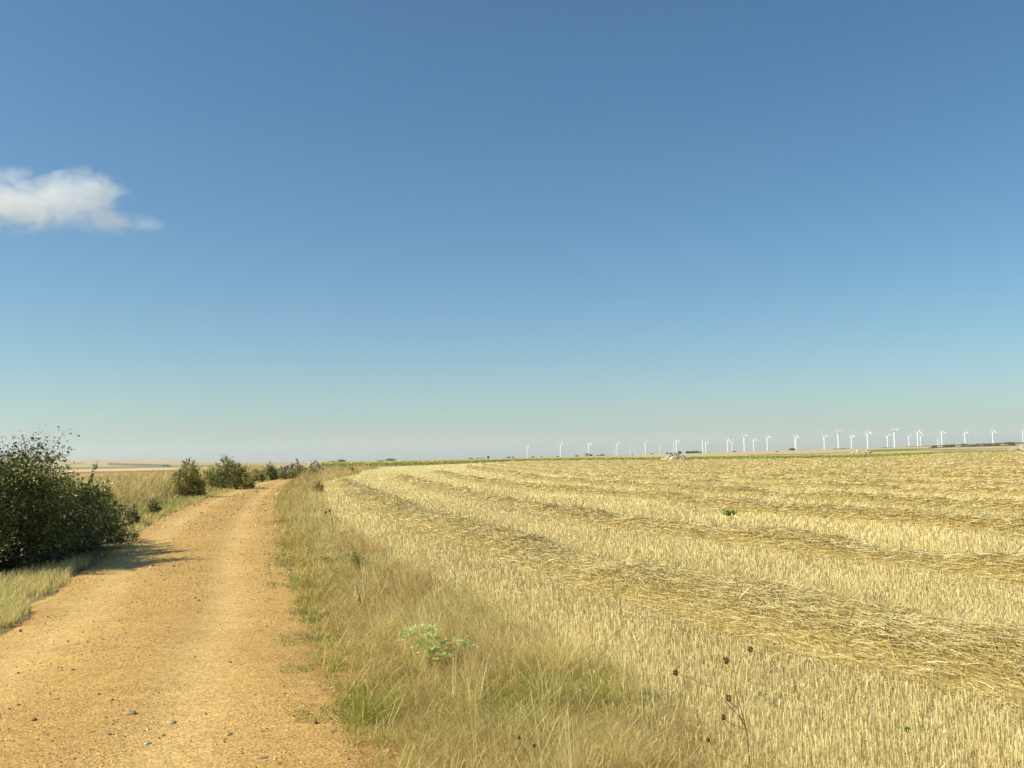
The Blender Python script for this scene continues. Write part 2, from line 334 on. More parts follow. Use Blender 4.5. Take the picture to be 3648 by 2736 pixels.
for i,(px_,py_,w,c,fl,lb) in enumerate([
    (1122,2589,.022,(.22,.14,.06),.8,'dark brown angular stone lying loose on the right side of the road'),
    (820,2371,.018,(.20,.11,.05),.5,'small dark reddish stone lying in the right wheel track'),
    (260,2404,.017,(.18,.09,.04),.6,'small dark stone on the left half of the road'),
    (120,2588,.026,(.30,.15,.07),.5,'reddish brown stone near the bottom left corner of the road'),
    (463,2558,.05,(.30,.24,.13),.25,'long flat brownish cobble half sunk in the middle of the road'),
    (612,2582,.042,(.44,.33,.16),.25,'pale grey green flat cobble set in the road right of the long brownish one'),
    (815,2630,.032,(.38,.28,.14),.25,'grey cobble sunk in the right wheel track'),
    (930,2717,.038,(.38,.30,.17),.25,'flat blue grey cobble at the bottom edge of the road'),
    (380,2632,.034,(.34,.22,.1),.3,'rounded brown cobble bedded in gravel low on the left half'),
    (525,2659,.03,(.55,.47,.33),.3,'pale cream cobble bedded in the gravel near the bottom of the road'),
    (690,2345,.03,(.30,.28,.18),.25,'small grey slab in the gravel between the wheel tracks, farthest of the cobbles')]):
    p=G(px_,py_);z=float(road_z(p[:1],p[1:])[0])
    blob('stone',(p[0],p[1],z+w*fl*.1),(w,w*.6,w*fl),c,i+50,lb,'stone')

# ------------------------------------------------------------ blades of grass
def blades(name,P,z,h,w,colr,lean,ldir,matl,segs=3,parent=None,tip=.25,coltip=None):
    n=len(P);yaw=rng.uniform(0,6.283,n);sx,sy=np.cos(yaw),np.sin(yaw)
    lx,ly=np.cos(ldir),np.sin(ldir);V=np.zeros((n,segs,2,3),np.float32)
    for j in range(segs):
        t=j/(segs-1);ww=w*(1-(1-tip)*t)*.5;q=lean*t**1.7
        cx=P[:,0]+lx*h*q;cy=P[:,1]+ly*h*q;cz=z+h*t*np.sqrt(np.clip(1-(lean*.6*t)**2,.15,1))-(0.02 if j==0 else 0)
        V[:,j,0]=np.stack([cx-sx*ww,cy-sy*ww,cz],1);V[:,j,1]=np.stack([cx+sx*ww,cy+sy*ww,cz],1)
    b=(np.arange(n)*segs*2)[:,None]
    Fc=np.concatenate([np.stack([b[:,0]+2*j,b[:,0]+2*j+1,b[:,0]+2*j+3,b[:,0]+2*j+2],1) for j in range(segs-1)])
    cc=np.repeat(colr[:,None],segs*2,1)
    if coltip is not None:
        for j in range(segs): cc[:,2*j:2*j+2]=cc[:,2*j:2*j+2]*(1-j/(segs-1))+coltip[:,None]*(j/(segs-1))
    return V.reshape(-1,3),Fc,cc.reshape(-1,3)
def stuff(name,parts,matl,label,cat):
    off=0;Vs=[];Fs=[];Cs=[]
    for V,Fc,c in parts: Vs.append(V);Fs.append(Fc+off);Cs.append(c);off+=len(V)
    o=mk(name,np.vstack(Vs),np.vstack(Fs),matl,np.vstack(Cs));return tag(o,label,cat,kind='stuff')

# straw rows
ROWS=[GL([(1225,1712),(1290,1745),(1332,1779),(1436,1817),(1544,1866),(1680,1898),(1842,1946),(2005,1990),(2137,2032),(2379,2076),(2620,2134),(2889,2196),(3130,2250),(3371,2296),(3612,2336),(3900,2400),(4300,2480)],.15),
 GL([(1436,1698),(1517,1725),(1653,1757),(1788,1779),(1897,1803),(1978,1828),(2168,1846),(2277,1860),(2440,1885),(2665,1904),(2882,1936),(3099,1966),(3316,1984),(3533,2010),(3648,2020),(3900,2060),(4300,2140)],.15),
 GL([(1555,1681),(1680,1708),(1843,1730),(2005,1745),(2168,1754),(2385,1768),(2448,1779),(2611,1801),(2774,1815),(2936,1826),(3099,1839),(3316,1855),(3533,1871),(3648,1882),(3900,1905),(4300,1950)],.15),
 np.vstack([[(-8,170),(-3.5,125)],GL([(1897,1703),(2114,1717),(2385,1736),(2665,1750),(2828,1762),(2990,1774),(3207,1786),(3479,1799),(3648,1808),(3900,1825),(4300,1850)],.15)]),
 np.vstack([[(-8,225),(-4,165),(0,118),(5,80)],GL([(2448,1717),(2665,1725),(2990,1733),(3316,1744),(3640,1756),(3900,1768),(4300,1785)],.15)])]
ROWS=[np.vstack([r,[r[-1]+(r[-1]-r[-2])/np.hypot(*(r[-1]-r[-2]))*q for q in (3,7,12)]]) for r in ROWS]
ROWS=[smth(smoothline(smth(r,1),1.),2) for r in ROWS]
base=ROWS[4]
tg=np.gradient(base,axis=0);tg/=np.hypot(tg[:,0],tg[:,1])[:,None];nrm=np.stack([-tg[:,1],tg[:,0]],1)
for k in range(1,38):
    o=base+nrm*(3.9*k)*np.where(True,1,1);o=smth(o,3)
    pxo,dpo=polar(o[:,0],o[:,1]);m=(dpo<247)&(pxo<5600)&(o[:,1]>5);o=o[m]
    # the rows fan back towards the verge
    if len(o)>8: ROWS.append(o)
words='first second third fourth fifth sixth seventh eighth ninth tenth eleventh twelfth thirteenth fourteenth fifteenth sixteenth seventeenth eighteenth'.split()
ordn=['','first','second','third','fourth','fifth','sixth','seventh','eighth','ninth','tenth']
def row_w(i,s): return .42+.20*N1.f(s*.13+i*37,s*0+i,2)
SROW=[]
for i,l in enumerate(ROWS):
    s=np.concatenate([[0],np.cumsum(np.hypot(*np.diff(l,axis=0).T))]);
    d0=np.hypot(l[:,0],l[:,1])
    # variable step resampling
    ss=[0.]
    while ss[-1]<s[-1]:
        d=np.interp(ss[-1],s,d0);ss.append(ss[-1]+max(.12,d*.006))
    ss=np.array(ss[:-1]);c=np.stack([np.interp(ss,s,l[:,0]),np.interp(ss,s,l[:,1])],1)
    c[:,0]+=.35*(N2.f(ss*.25,ss*0+i*3,2)-.5);
    tg=np.gradient(c,axis=0);tg/=np.maximum(1e-6,np.hypot(tg[:,0],tg[:,1]))[:,None];nm=np.stack([-tg[:,1],tg[:,0]],1)
    amp=.6+.4*sst(N3.f(ss*.22+i*11,ss*0+5,3),.30,.5)
    if i==1: dd=np.hypot(c[:,0]-1.9,c[:,1]-26.9);amp*=sst(dd,.3,1.6)
    if i==3: dd=np.hypot(c[:,0]-10.6,c[:,1]-40.5);amp*=sst(dd,.5,2.2)
    amp=amp*sst(ss,0,1.5)*sst(ss[-1]-ss,0,1.5)
    w=row_w(i,ss);nt_=11;tt=np.linspace(-1.9,1.9,nt_)
    w*=1.15 if i==0 else .8 if i>4 else 1.
    hh=(.27*np.exp(-(tt[None]/1.)**4)-.01)*amp[:,None]+.02
    PX=c[:,0:1]+nm[:,0:1]*tt*w[:,None];PYY=c[:,1:2]+nm[:,1:2]*tt*w[:,None]
    hn=N4.f(PX*3,PYY*3);hh=hh+amp[:,None]*.11*(hn-.5)*np.exp(-(tt[None]/1.3)**2)
    hh[:,0]=-.03;hh[:,-1]=-.03
    PZ=H(PX.ravel(),PYY.ravel()).reshape(PX.shape)+hh
    n=len(c);I=np.arange(n*nt_).reshape(n,nt_);Fq=np.stack([I[:-1,:-1],I[:-1,1:],I[1:,1:],I[1:,:-1]],-1).reshape(-1,4)
    cb=((C(.45,.345,.13) if i<4 else C(.52,.41,.18))*(.8+.4*N2.f(PX*5,PYY*5))[...,None]).reshape(-1,3)
    V0=np.stack([PX,PYY,PZ],-1).reshape(-1,3)
    # loose straws
    d=np.hypot(c[:,0],c[:,1]);ws=np.maximum(.0036,d*.00045);ln=np.clip(d*.009,.20,.30)
    lay=np.where(d<30,3.0,np.where(d<80,2.0,1.2));step=np.gradient(ss)
    num=rng.poisson(lay*2.2*w*step/(ln*ws)*(amp*.93+.07));idx=np.repeat(np.arange(n),num);m=len(idx)
    t=rng.normal(0,.66,m);vis=np.abs(t)<2.2
    idx=idx[vis];t=t[vis];m=len(idx)
    base_p=c[idx]+nm[idx]*(t*w[idx])[:,None]+tg[idx]*(rng.uniform(-.5,.5,m)*step[idx])[:,None]
    zz=H(base_p[:,0],base_p[:,1])+amp[idx]*(.27*np.exp(-t**4)+.11*(N4.f(base_p[:,0]*3,base_p[:,1]*3)-.5)*np.exp(-(t/1.3)**2))+rng.uniform(-.01,.035,m)+.02
    swirl=(N1.f(base_p[:,0]*.9,base_p[:,1]*.9,2)-.5)*.9
    ang=np.arctan2(tg[idx,1],tg[idx,0])+swirl+rng.normal(0,.5,m);el=rng.normal(0.0,.12,m);up=rng.random(m)<np.where(d[idx]<40,.03,.003);el[up]=rng.uniform(.3,1.1,up.sum())
    L_=ln[idx]*rng.uniform(.4,1.3,m);wd=ws[idx]*rng.uniform(.7,1.4,m)
    dx=np.stack([np.cos(ang)*np.cos(el),np.sin(ang)*np.cos(el),np.sin(el)],1)
    side=np.stack([-np.sin(ang),np.cos(ang),np.zeros(m)],1);rl=rng.uniform(-.9,.9,m)
    side=side*np.cos(rl)[:,None]+np.cross(dx,side)*np.sin(rl)[:,None]
    B0=np.column_stack([base_p,zz]);B0[up,2]+=.0
    hl=np.where(up,0,-.5)
    a_=B0+dx*(L_*hl)[:,None];b_=B0+dx*(L_*(hl+1))[:,None];bend=np.array([0,0,1.])*(L_*.05)[:,None]
    mid_=(a_+b_)/2+bend
    V1=np.stack([a_-side*wd[:,None]*.5,a_+side*wd[:,None]*.5,mid_-side*wd[:,None]*.5,mid_+side*wd[:,None]*.5,b_-side*wd[:,None]*.5,b_+side*wd[:,None]*.5],1).reshape(-1,3)
    b6=np.arange(m)*6+len(V0);F1=np.concatenate([np.stack([b6,b6+1,b6+3,b6+2],1),np.stack([b6+2,b6+3,b6+5,b6+4],1)])
    sc=(.98 if i>3 else .95)*np.array([(.76,.62,.28),(.66,.52,.21),(.86,.74,.42),(.52,.39,.15),(.94,.88,.70)])[rng.choice(5,m,p=[.34,.26,.18,.18,.04])]*rng.uniform(.8,1.15,(m,1))
    Vv=np.vstack([V0,V1]);Fv=np.vstack([Fq,F1]);Cv=np.vstack([cb,np.repeat(sc,6,0)])
    if i<10:
        lb={0:'widest straw windrow, nearest the grassy verge, running out at the lower right',
            1:'second straw windrow from the grassy verge, with a gap near its middle',
            2:'third straw windrow from the grassy verge, just beyond the lone green weed'}.get(i,ordn[i+1]+' straw windrow from the grassy verge, narrow and lying across the stubble')
    else: lb=(words[i]+' straw windrow from the grassy verge, thin and faint') if i<18 else 'faint far straw row blending with its neighbours before the green crop strip'
    o=mk('straw_windrow',Vv,Fv,M_straw,Cv);tag(o,lb,'straw row','windrows of straw on the stubble field')

# stubble
def incl_rows(P):
    near=np.zeros(len(P),bool)
    for i,l in enumerate(ROWS[:12]):
        q=(~near);d,a=pdist(P[q],l[::4]);k=np.where(q)[0];near[k[np.abs(d)<(.6 if i else .7)]]=True
    return near
parts=[]
P,r=wedge(650000,3.6,120,-20,50)
# drill rows
th=math.radians(-63);uu_=P@np.array([-math.sin(th),math.cos(th)]);vv_=P@np.array([math.cos(th),math.sin(th)])
sp=.13;us_=np.round(uu_/sp)*sp+rng.normal(0,.022,len(P));k=(r<22);uu_[k]=us_[k]
P=np.stack([-uu_*math.sin(th)+vv_*math.cos(th),uu_*math.cos(th)+vv_*math.sin(th)],1);r=np.hypot(P[:,0],P[:,1])
dV,_=pdist(P,VB)
k=(dV>-.5*rng.random(len(P)))&(~pip(P,VERGE)|(dV>-.5));k&=dV>-.6
P=P[k];r=r[k];kk=~incl_rows(P)|(rng.random(len(P))<.1);P=P[kk];r=r[kk];m=len(P)
print('stubble',m)
pat=N2.f(P[:,0]*.5,P[:,1]*.25);h=rng.uniform(.05,.115,m)*(.8+.5*pat);h*=1+.35*(rng.random(m)<.04)
w=np.maximum(.0034,r*.00062)*rng.uniform(.7,1.25,m)
sc=np.array([(.84,.72,.38),(.77,.64,.32),(.70,.57,.28),(.90,.80,.50),(.56,.48,.24)])[rng.choice(5,m,p=[.35,.27,.16,.14,.08])]*rng.uniform(.85,1.12,(m,1))*(.82+.36*pat[:,None])
sc=sc*np.array([1,.99,.98])
parts.append(blades('s',P,H(P[:,0],P[:,1]),h,w,sc*.92,np.abs(rng.normal(0,.10,m)),rng.uniform(0,6.28,m),M_straw,2,tip=.9,coltip=sc))
# fallen litter between the stalks
P,r=wedge(130000,3.6,60,-14,50);dV,_=pdist(P,VB);P=P[dV>-.3];r=r[dV>-.3];m=len(P)
sc=np.array([(.76,.62,.34),(.62,.49,.25),(.45,.36,.19)])[rng.choice(3,m)]
parts.append(blades('l',P,H(P[:,0],P[:,1])+.015,rng.uniform(.04,.12,m),np.maximum(.004,r*.0008),sc,rng.uniform(.9,1.5,m),rng.uniform(0,6.28,m),M_straw,2,tip=.9))
# dense far stubble
P,r=wedge(210000,60,250,-12,44);dV,_=pdist(P,VB);P=P[dV>.2];r=r[dV>.2];pxx,dp=polar(P[:,0],P[:,1]);P=P[dp<248];r=r[dp<248];m=len(P)
sc=np.array([(.86,.74,.40),(.78,.66,.34),(.68,.56,.27)])[rng.choice(3,m,p=[.5,.3,.2])]*rng.uniform(.85,1.1,(m,1))
parts.append(blades('f',P,H(P[:,0],P[:,1]),rng.uniform(.04,.08,m),r*.0006,sc,np.zeros(m),rng.uniform(0,6.28,m),M_straw,2,tip=.8))
stuff('stubble',parts,M_straw,'cut cereal stubble of pale upright stalks covering the field','stubble')

def leafquads(c,size,rg,colr,asp=.6,updir=None):
    n=len(c);d=rg.normal(size=(n,3));d/=np.linalg.norm(d,axis=1)[:,None]
    e=rg.normal(size=(n,3));e-=d*(e*d).sum(1)[:,None];e/=np.linalg.norm(e,axis=1)[:,None]
    s=size[:,None]
    V=np.stack([c-d*s*.5,c+e*s*asp*.5,c+d*s*.5,c-e*s*asp*.5],1);Fc=np.arange(n*4).reshape(n,4)
    return V.reshape(-1,3),Fc,np.repeat(colr,4,0)
# right verge grasses
parts=[]
P,r=wedge(900000,3.7,210,-24,20)
k=pip(P,VERGE);P=P[k];r=r[k];dR=np.abs(pdist(P,RR[::2])[0]);dV=np.abs(pdist(P,VB)[0])
def tuft(P,cell,pull):                                 # draw stems together into tussocks; returns new places and tuft ids
    gi=np.floor(P/cell).astype(int);hx=(np.sin(gi[:,0]*127.1+gi[:,1]*311.7)*43758.5453)%1;hy=(np.sin(gi[:,0]*269.5+gi[:,1]*183.3)*43758.5453)%1;hz=(np.sin(gi[:,0]*419.2+gi[:,1]*371.9)*43758.5453)%1
    c=(gi+np.stack([.2+.6*hx,.2+.6*hy],1))*cell;off=P-c;return P-off*pull[:,None],off,hx,hy,hz
m=len(P);cell=np.where(r<14,.22,np.where(r<40,.45,.9))[:,None]
Pn,off,hx,hy,hz=tuft(P,cell,rng.uniform(.15,.65,m))
edge_g=-.12+.35*N1.f(P[:,0]*1.5,P[:,1]*1.2)
k=(rng.random(m)<np.clip((dR-edge_g+.2)/.35,0,1)*np.clip(.12+.95*hz,0,1));P,r,dR,dV,off,hx,hy,hz=Pn[k],r[k],dR[k],dV[k],off[k],hx[k],hy[k],hz[k];cell=cell[k];m=len(P);print('verge',m)
pg=N2.f(P[:,0]*.9,P[:,1]*.55);pb=N3.f(P[:,0]*1.1+30,P[:,1]*.6);pc=N4.f(P[:,0]*1.6,P[:,1]*1.1)
gcl=0*dR;gz=.08*(1-sst(dR,1.2,2.2))+np.exp(-(dR/.45)**2)*.26+.5*sst(pg,.47,.64)*np.exp(-(dR/1.9)**2)
for qx,qy,qr,qa in((2110,2450,.42,1.8),(1960,2470,.45,1.3),(2060,2520,.3,.7),(1280,2500,.35,.7),(1270,2030,.5,.6),(1560,2400,.35,.3),(1200,2540,.25,.8),(1130,2330,.25,.6),(1750,2560,.3,.5)):
    g0=G(qx,qy,.08);gv=qa*np.exp(-((P[:,0]-g0[0])**2+(P[:,1]-g0[1])**2)/(qr*qr));gz+=gv;gcl=np.maximum(gcl,np.minimum(gv,1))
gz=np.clip(gz,0,1);bz=sst(pb,.42,.62)*np.exp(-((dR-1.1)/1.1)**2)
green=rng.random(m)<gz*.82;brown=(~green)&(rng.random(m)<bz*.65+.12)
tallz=sst(pc,.5,.7)*(hx*.6+.6)*sst(dR,.3,1.0)
h=rng.uniform(.05,.16,m)*(.6+.6*sst(dR,.1,.8))+tallz*rng.uniform(.02,.26,m)*(~green);h[green]=rng.uniform(.03,.14,green.sum())
h*=.75+.5*hy;h*=np.where(green,1+.5*gcl,1-.55*gcl);h*=1+.9*sst(r,12,40)+1.6*sst(r,50,85)
pal=np.array([(.90,.75,.40),(.82,.66,.31),(.94,.83,.52),(.72,.56,.25)])
sc=pal[rng.choice(4,m,p=[.35,.3,.2,.15])]*rng.uniform(.55,1.15,(m,1))*(.8+.35*hz[:,None])
sc[green]=np.array([(.38,.38,.075),(.52,.47,.13),(.26,.32,.065)])[rng.choice(3,green.sum(),p=[.4,.42,.18])]*rng.uniform(.75,1.2,(green.sum(),1))
sc[brown]=np.array([(.62,.40,.17),(.50,.34,.15),(.68,.47,.21)])[rng.choice(3,brown.sum())]*rng.uniform(.75,1.15,(brown.sum(),1))
w=np.maximum(.0022,r*.00048)*rng.uniform(.6,1.3,m);w[green]*=1.3
ld=np.where(rng.random(m)<.6,np.arctan2(off[:,1],off[:,0]),np.radians(150+150*(hx-.5)))+rng.normal(0,.6,m)
lean=np.clip(np.abs(rng.normal(.55,.35,m))+.3*hy,0,1.5)
fr=sst(r,45,75)[:,None];sc=sc*(1-fr*np.array([.14,.2,.24]))
parts.append(blades('v',P,H(P[:,0],P[:,1]),h,w,sc,lean,ld,M_grass,3,tip=.3,coltip=sc))
# straight broken stems lying at all angles, and small leaves and seed flecks among them
q=rng.random(m)<.07;Pb=P[q]+rng.normal(0,.05,(q.sum(),2));rb=r[q];nb_=len(Pb);an=rng.uniform(0,6.283,nb_);eb=rng.uniform(.02,.8,nb_);Lb=rng.uniform(.08,.30,nb_);z0b=H(Pb[:,0],Pb[:,1])+rng.uniform(.01,.10,nb_)
D_=np.stack([np.cos(an)*np.cos(eb),np.sin(an)*np.cos(eb),np.sin(eb)],1);Sd=np.stack([-np.sin(an),np.cos(an),0*an],1)*np.maximum(.0011,rb*.00022)[:,None]
A0=np.column_stack([Pb,z0b]);A1=A0+D_*Lb[:,None];Vb=np.stack([A0-Sd,A0+Sd,A1+Sd,A1-Sd],1).reshape(-1,3)
cb_=np.array([(.84,.72,.42),(.66,.50,.22),(.40,.27,.12),(.74,.60,.30)])[rng.choice(4,nb_,p=[.3,.3,.2,.2])]
parts.append((Vb,np.arange(nb_*4).reshape(nb_,4),np.repeat(cb_,4,0)))
q=(rng.random(m)<.03+.42*gz)&(r<45);c_=np.column_stack([P[q]+rng.normal(0,.04,(q.sum(),2)),H(P[q,0],P[q,1])+rng.uniform(.01,1.,q.sum())*h[q]*1.1]);cq=np.array([(.27,.31,.06),(.36,.36,.09),(.18,.24,.05),(.42,.28,.12)])[rng.choice(4,q.sum(),p=[.4,.3,.2,.1])]
parts.append(leafquads(c_,np.maximum(.010,r[q]*.0013)*rng.uniform(.5,1.4,q.sum()),rng,cq,.55))
q=(rng.random(m)<.05)&(r<60);c_=np.column_stack([P[q],H(P[q,0],P[q,1])+h[q]*rng.uniform(.8,1.25,q.sum())]);cq=np.array([(.40,.27,.14),(.60,.46,.24),(.30,.20,.12)])[rng.choice(3,q.sum())]
parts.append(leafquads(c_,np.maximum(.009,r[q]*.0011)*rng.uniform(.6,1.4,q.sum()),rng,cq,.5))
# matted dead thatch low down
P2_,r2=wedge(330000,3.7,70,-24,20);k=pip(P2_,VERGE);dr=np.abs(pdist(P2_,RR[::2])[0]);k&=dr>.12+.3*N1.f(P2_[:,0]*1.5,P2_[:,1]*1.2);P2_,r2=P2_[k],r2[k];m2=len(P2_)
sc2=np.array([(.78,.62,.32),(.62,.47,.22),(.44,.34,.14)])[rng.choice(3,m2)]*rng.uniform(.8,1.1,(m2,1))
parts.append(blades('t',P2_,H(P2_[:,0],P2_[:,1])+.015,rng.uniform(.06,.16,m2),np.maximum(.0025,r2*.0005),sc2,rng.uniform(.9,1.7,m2),rng.uniform(0,6.28,m2),M_grass,3))
# tall flowering stalks leaning over, in loose groups
P3_,r3=wedge(16000,3.8,40,-20,22);k=pip(P3_,VERGE);dr=np.abs(pdist(P3_,RR[::2])[0]);k&=(dr>.6)&(N3.f(P3_[:,0]*1.3,P3_[:,1]*1.3)>.53);P3_,r3=P3_[k],r3[k];m3=len(P3_);print('stalks',m3)
P3_,off3,a3,b3,c3=tuft(P3_,.5,np.full(m3,.6))
sc3=np.array([(.84,.70,.40),(.74,.58,.30)])[rng.choice(2,m3)]
parts.append(blades('h',P3_,H(P3_[:,0],P3_[:,1]),rng.uniform(.28,.52,m3),np.maximum(.0022,r3*.0005),sc3,np.abs(rng.normal(.35,.3,m3)),np.radians(150)+2.2*(a3-.5)+rng.normal(0,.6,m3),M_grass,4,tip=.5))
# low green mats of weed along the road edge
n4=9000;P4_,r4=wedge(90000,3.8,30,-24,6);dr4=pdist(P4_,RR[::2])[0];k=(np.abs(dr4)<.3)&(N2.f(P4_[:,0]*2.2,P4_[:,1]*1.6)>.56);P4_,r4=P4_[k],r4[k];m4=len(P4_)
sc4=np.array([(.16,.24,.06),(.24,.30,.08)])[rng.choice(2,m4)]
parts.append(blades('g',P4_,H(P4_[:,0],P4_[:,1])+.01,rng.uniform(.03,.07,m4),np.maximum(.004,r4*.0008),sc4,rng.uniform(.6,1.6,m4),rng.uniform(0,6.28,m4),M_grass,3))
stuff('verge_grass',parts,M_grass,'dry blond and olive grass of the verge between the road and the stubble','grass')

# left side grasses
BUSH=[(.62,-1.0,.95,1.1,2.12),(-2.9,-.6,1.9,1.8,2.3),(.1,-1.2,1.4,1.5,2.12),(.4,.4,1.35,1.5,1.55),(-1.4,1.6,1.8,1.7,1.75),(.3,1.9,1.1,1.5,1.3),(.3,-2.2,1.25,1.1,1.7),(-1.3,-2.4,1.6,1.2,2.0),(-.1,3.2,1.0,1.4,1.05),(-.2,4.6,.85,.9,.85)]
parts=[]
P,r=wedge(560000,6,170,-36,-8)
d,_=pdist(P,RL[::2]);o=-d
k=(o>-.25)&(o<14)&(r>9);P,r,o=P[k],r[k],o[k]
k=(rng.random(len(P))<np.where(o<6,1,.35));P,r,o=P[k],r[k],o[k];m=len(P);print('left',m)
P,off_,hx_,hy_,hz_=tuft(P,np.where(r<20,.25,.6)[:,None],rng.uniform(.1,.6,m));ex=N1.f(P[:,0]*1.8,P[:,1]*1.2)*.6-.2;k=(o>ex)&(rng.random(m)<.35+.8*hz_)
for l in BUSH: k&=((P[:,0]+8.7-l[0])/(l[2]*.93))**2+((P[:,1]-16.5-l[1])/(l[3]*.93))**2>1
k=k;P,r,o=P[k],r[k],o[k];m=len(P)
pg=N2.f(P[:,0]*.5,P[:,1]*.35);pb=N3.f(P[:,0]*.6,P[:,1]*.35);pc=N4.f(P[:,0]*1.4,P[:,1]*.9)
bank=sst(o,1.0,2.2)*sst(P[:,1],18,24)
h=rng.uniform(.07,.2,m)*(1-bank)+bank*rng.uniform(.25,.70,m)*(.6+.8*pc)*(1+.3*sst(r,60,100));h*=1-.55*sst(o,6.5,9)
gz=np.exp(-((o-.75)/.6)**2)*.75*sst(P[:,1],15,21)+.28*(1-sst(P[:,1],15,21))+.3*sst(pg,.5,.65)*bank
green=rng.random(m)<gz;brown=(~green)&(rng.random(m)<.12+.6*sst(pb,.4,.6)*bank)
sc=np.array([(.86,.70,.38),(.76,.60,.30),(.92,.79,.48),(.64,.50,.24)])[rng.choice(4,m,p=[.35,.3,.15,.2])]*rng.uniform(.8,1.12,(m,1))
sc[green]=np.array([(.38,.42,.12),(.50,.49,.17),(.27,.34,.09)])[rng.choice(3,green.sum())]*rng.uniform(.75,1.2,(green.sum(),1))
sc[brown]=np.array([(.60,.41,.18),(.50,.37,.16),(.66,.48,.23)])[rng.choice(3,brown.sum())]*rng.uniform(.8,1.15,(brown.sum(),1))
nearl=P[:,1]<16;sc[nearl]=sc[nearl]*.6+np.array([.86,.74,.42])*.4
w=np.maximum(.003,r*.0007)*rng.uniform(.6,1.3,m)
parts.append(blades('v',P,H(P[:,0],P[:,1]),h,w,sc*.92,np.clip(np.abs(rng.normal(.55,.35,m)),0,1.4),rng.uniform(0,6.28,m),M_grass,3,coltip=sc))
stuff('roadside_grass',parts,M_grass,'dry grass with a green strip along the left edge of the road','grass')

# ------------------------------------------------------------ shrubs
def tubes(lines,sides=4):
    Vs=[];Fs=[];off=0
    for pts,r0,r1 in lines:
        pts=np.asarray(pts);n=len(pts);t=np.gradient(pts,axis=0);t/=np.maximum(1e-9,np.linalg.norm(t,axis=1))[:,None]
        ref=np.array([.3,.2,.93]) if abs(t[0,2])<.85 else np.array([1,0,.1])
        a=np.cross(t,ref);a/=np.linalg.norm(a,axis=1)[:,None];b=np.cross(t,a);rad=np.linspace(r0,r1,n)
        an=np.arange(sides)*2*math.pi/sides
        V=pts[:,None]+(a[:,None]*np.cos(an)[None,:,None]+b[:,None]*np.sin(an)[None,:,None])*rad[:,None,None]
        I=np.arange(n*sides).reshape(n,sides)+off;J=np.roll(I,-1,1)
        Fs.append(np.stack([I[:-1],J[:-1],J[1:],I[1:]],-1).reshape(-1,4));Vs.append(V.reshape(-1,3));off+=n*sides
    return np.vstack(Vs),np.vstack(Fs)
def shrub(name,loc,lobes,nstem,nleaf,lsize,pal,label,cat,group=None,seed=1,sprigs=0,stemr=.02,fill=.45,sprig_len=.5,prob=None):
    """lobes: (dx,dy,rx,ry,top) domes on the ground; stems arch out to the dome surfaces, leaves sit in clumps along them"""
    rg=np.random.default_rng(seed);root=empty(name,loc,label,cat,group);lines=[];cl=[];tips=[]
    wts=np.array([l[2]*l[3]*l[4] for l in lobes]);wts/=wts.sum()
    for i in range(nstem):
        l=lobes[rg.choice(len(lobes),p=wts)];u=rg.uniform(-1,1,2)
        a=rg.uniform(0,2*math.pi);el=math.asin(rg.uniform(.02,1));k=rg.uniform(.8,1.02)
        tip=np.array([l[0]+l[2]*math.cos(a)*math.cos(el)**.75*k,l[1]+l[3]*math.sin(a)*math.cos(el)**.75*k,l[4]*math.sin(el)**.62*k])
        b=np.array([l[0]+rg.normal(0,.2)*l[2],l[1]+rg.normal(0,.2)*l[3],-.03])
        mid=(b+tip)/2;mid[2]+=.25*l[4]*rg.uniform(.3,1.2)
        t=np.linspace(0,1,7)[:,None];pts=(1-t)**2*b+2*t*(1-t)*mid+t*t*tip;pts[1:-1]+=rg.normal(0,.03*l[4],(5,3));pts[:,2]=np.maximum(pts[:,2],.0)
        lines.append((pts,stemr*rg.uniform(.6,1.2),stemr*.2));tips.append((pts,l))
        for q in range(rg.integers(4,8)):
            s=rg.uniform(fill,1);f=s*6;j=min(5,int(f));p=pts[j]+(pts[j+1]-pts[j])*(f-j)
            d=rg.normal(size=3);d[2]=abs(d[2])*.6;d/=np.linalg.norm(d);L=l[4]*rg.uniform(.10,.28)
            q2=np.stack([p+d*L*x+np.array([0,0,-.12*L*x*x]) for x in (0,.5,1)]);lines.append((q2,stemr*.3,stemr*.1));cl.append((q2,.06*l[4]))
    for i in range(sprigs):                           # long whips that stick out of the outline
        l=lobes[rg.choice(len(lobes),p=wts)];a=rg.uniform(0,6.28);el=rg.uniform(.5,1.5)
        p=np.array([l[0]+l[2]*math.cos(a)*math.cos(el)*.9,l[1]+l[3]*math.sin(a)*math.cos(el)*.9,l[4]*math.sin(el)*.92])
        d=np.array([math.cos(a)*math.cos(el),math.sin(a)*math.cos(el),math.sin(el)*.8])+rg.normal(0,.35,3);d/=np.linalg.norm(d);L=l[4]*rg.uniform(.15,.35)*sprig_len*2
        q2=np.stack([p+d*L*x+np.array([0,0,-.25*L*x*x]) for x in np.linspace(0,1,5)]);lines.append((q2,stemr*.45,stemr*.2));cl+=[(q2,.016*l[4])]*3
    V,Fc=tubes(lines,3);mk('branches',V,Fc,M_bark,parent=root)
    k=rg.integers(0,len(cl),nleaf);s=rg.uniform(0,1,nleaf)
    c=np.stack([cl[a][0][0]*(1-t)+cl[a][0][-1]*t for a,t in zip(k,s)])+rg.normal(size=(nleaf,3))*np.array([cl[a][1] for a in k])[:,None]*.8
    c[:,2]=np.maximum(c[:,2],.02)
    pal=np.array(pal);ccl=rg.uniform(.7,1.25,len(cl))[k]
    cc=pal[rg.choice(len(pal),nleaf,p=prob)]*ccl[:,None]*rg.uniform(.75,1.25,(nleaf,1))
    V,Fc,cc=leafquads(c,lsize*np.exp(rg.normal(0,.3,nleaf)),rg,cc);mk('foliage',V,Fc,M_leaf,cc,parent=root)
    return root
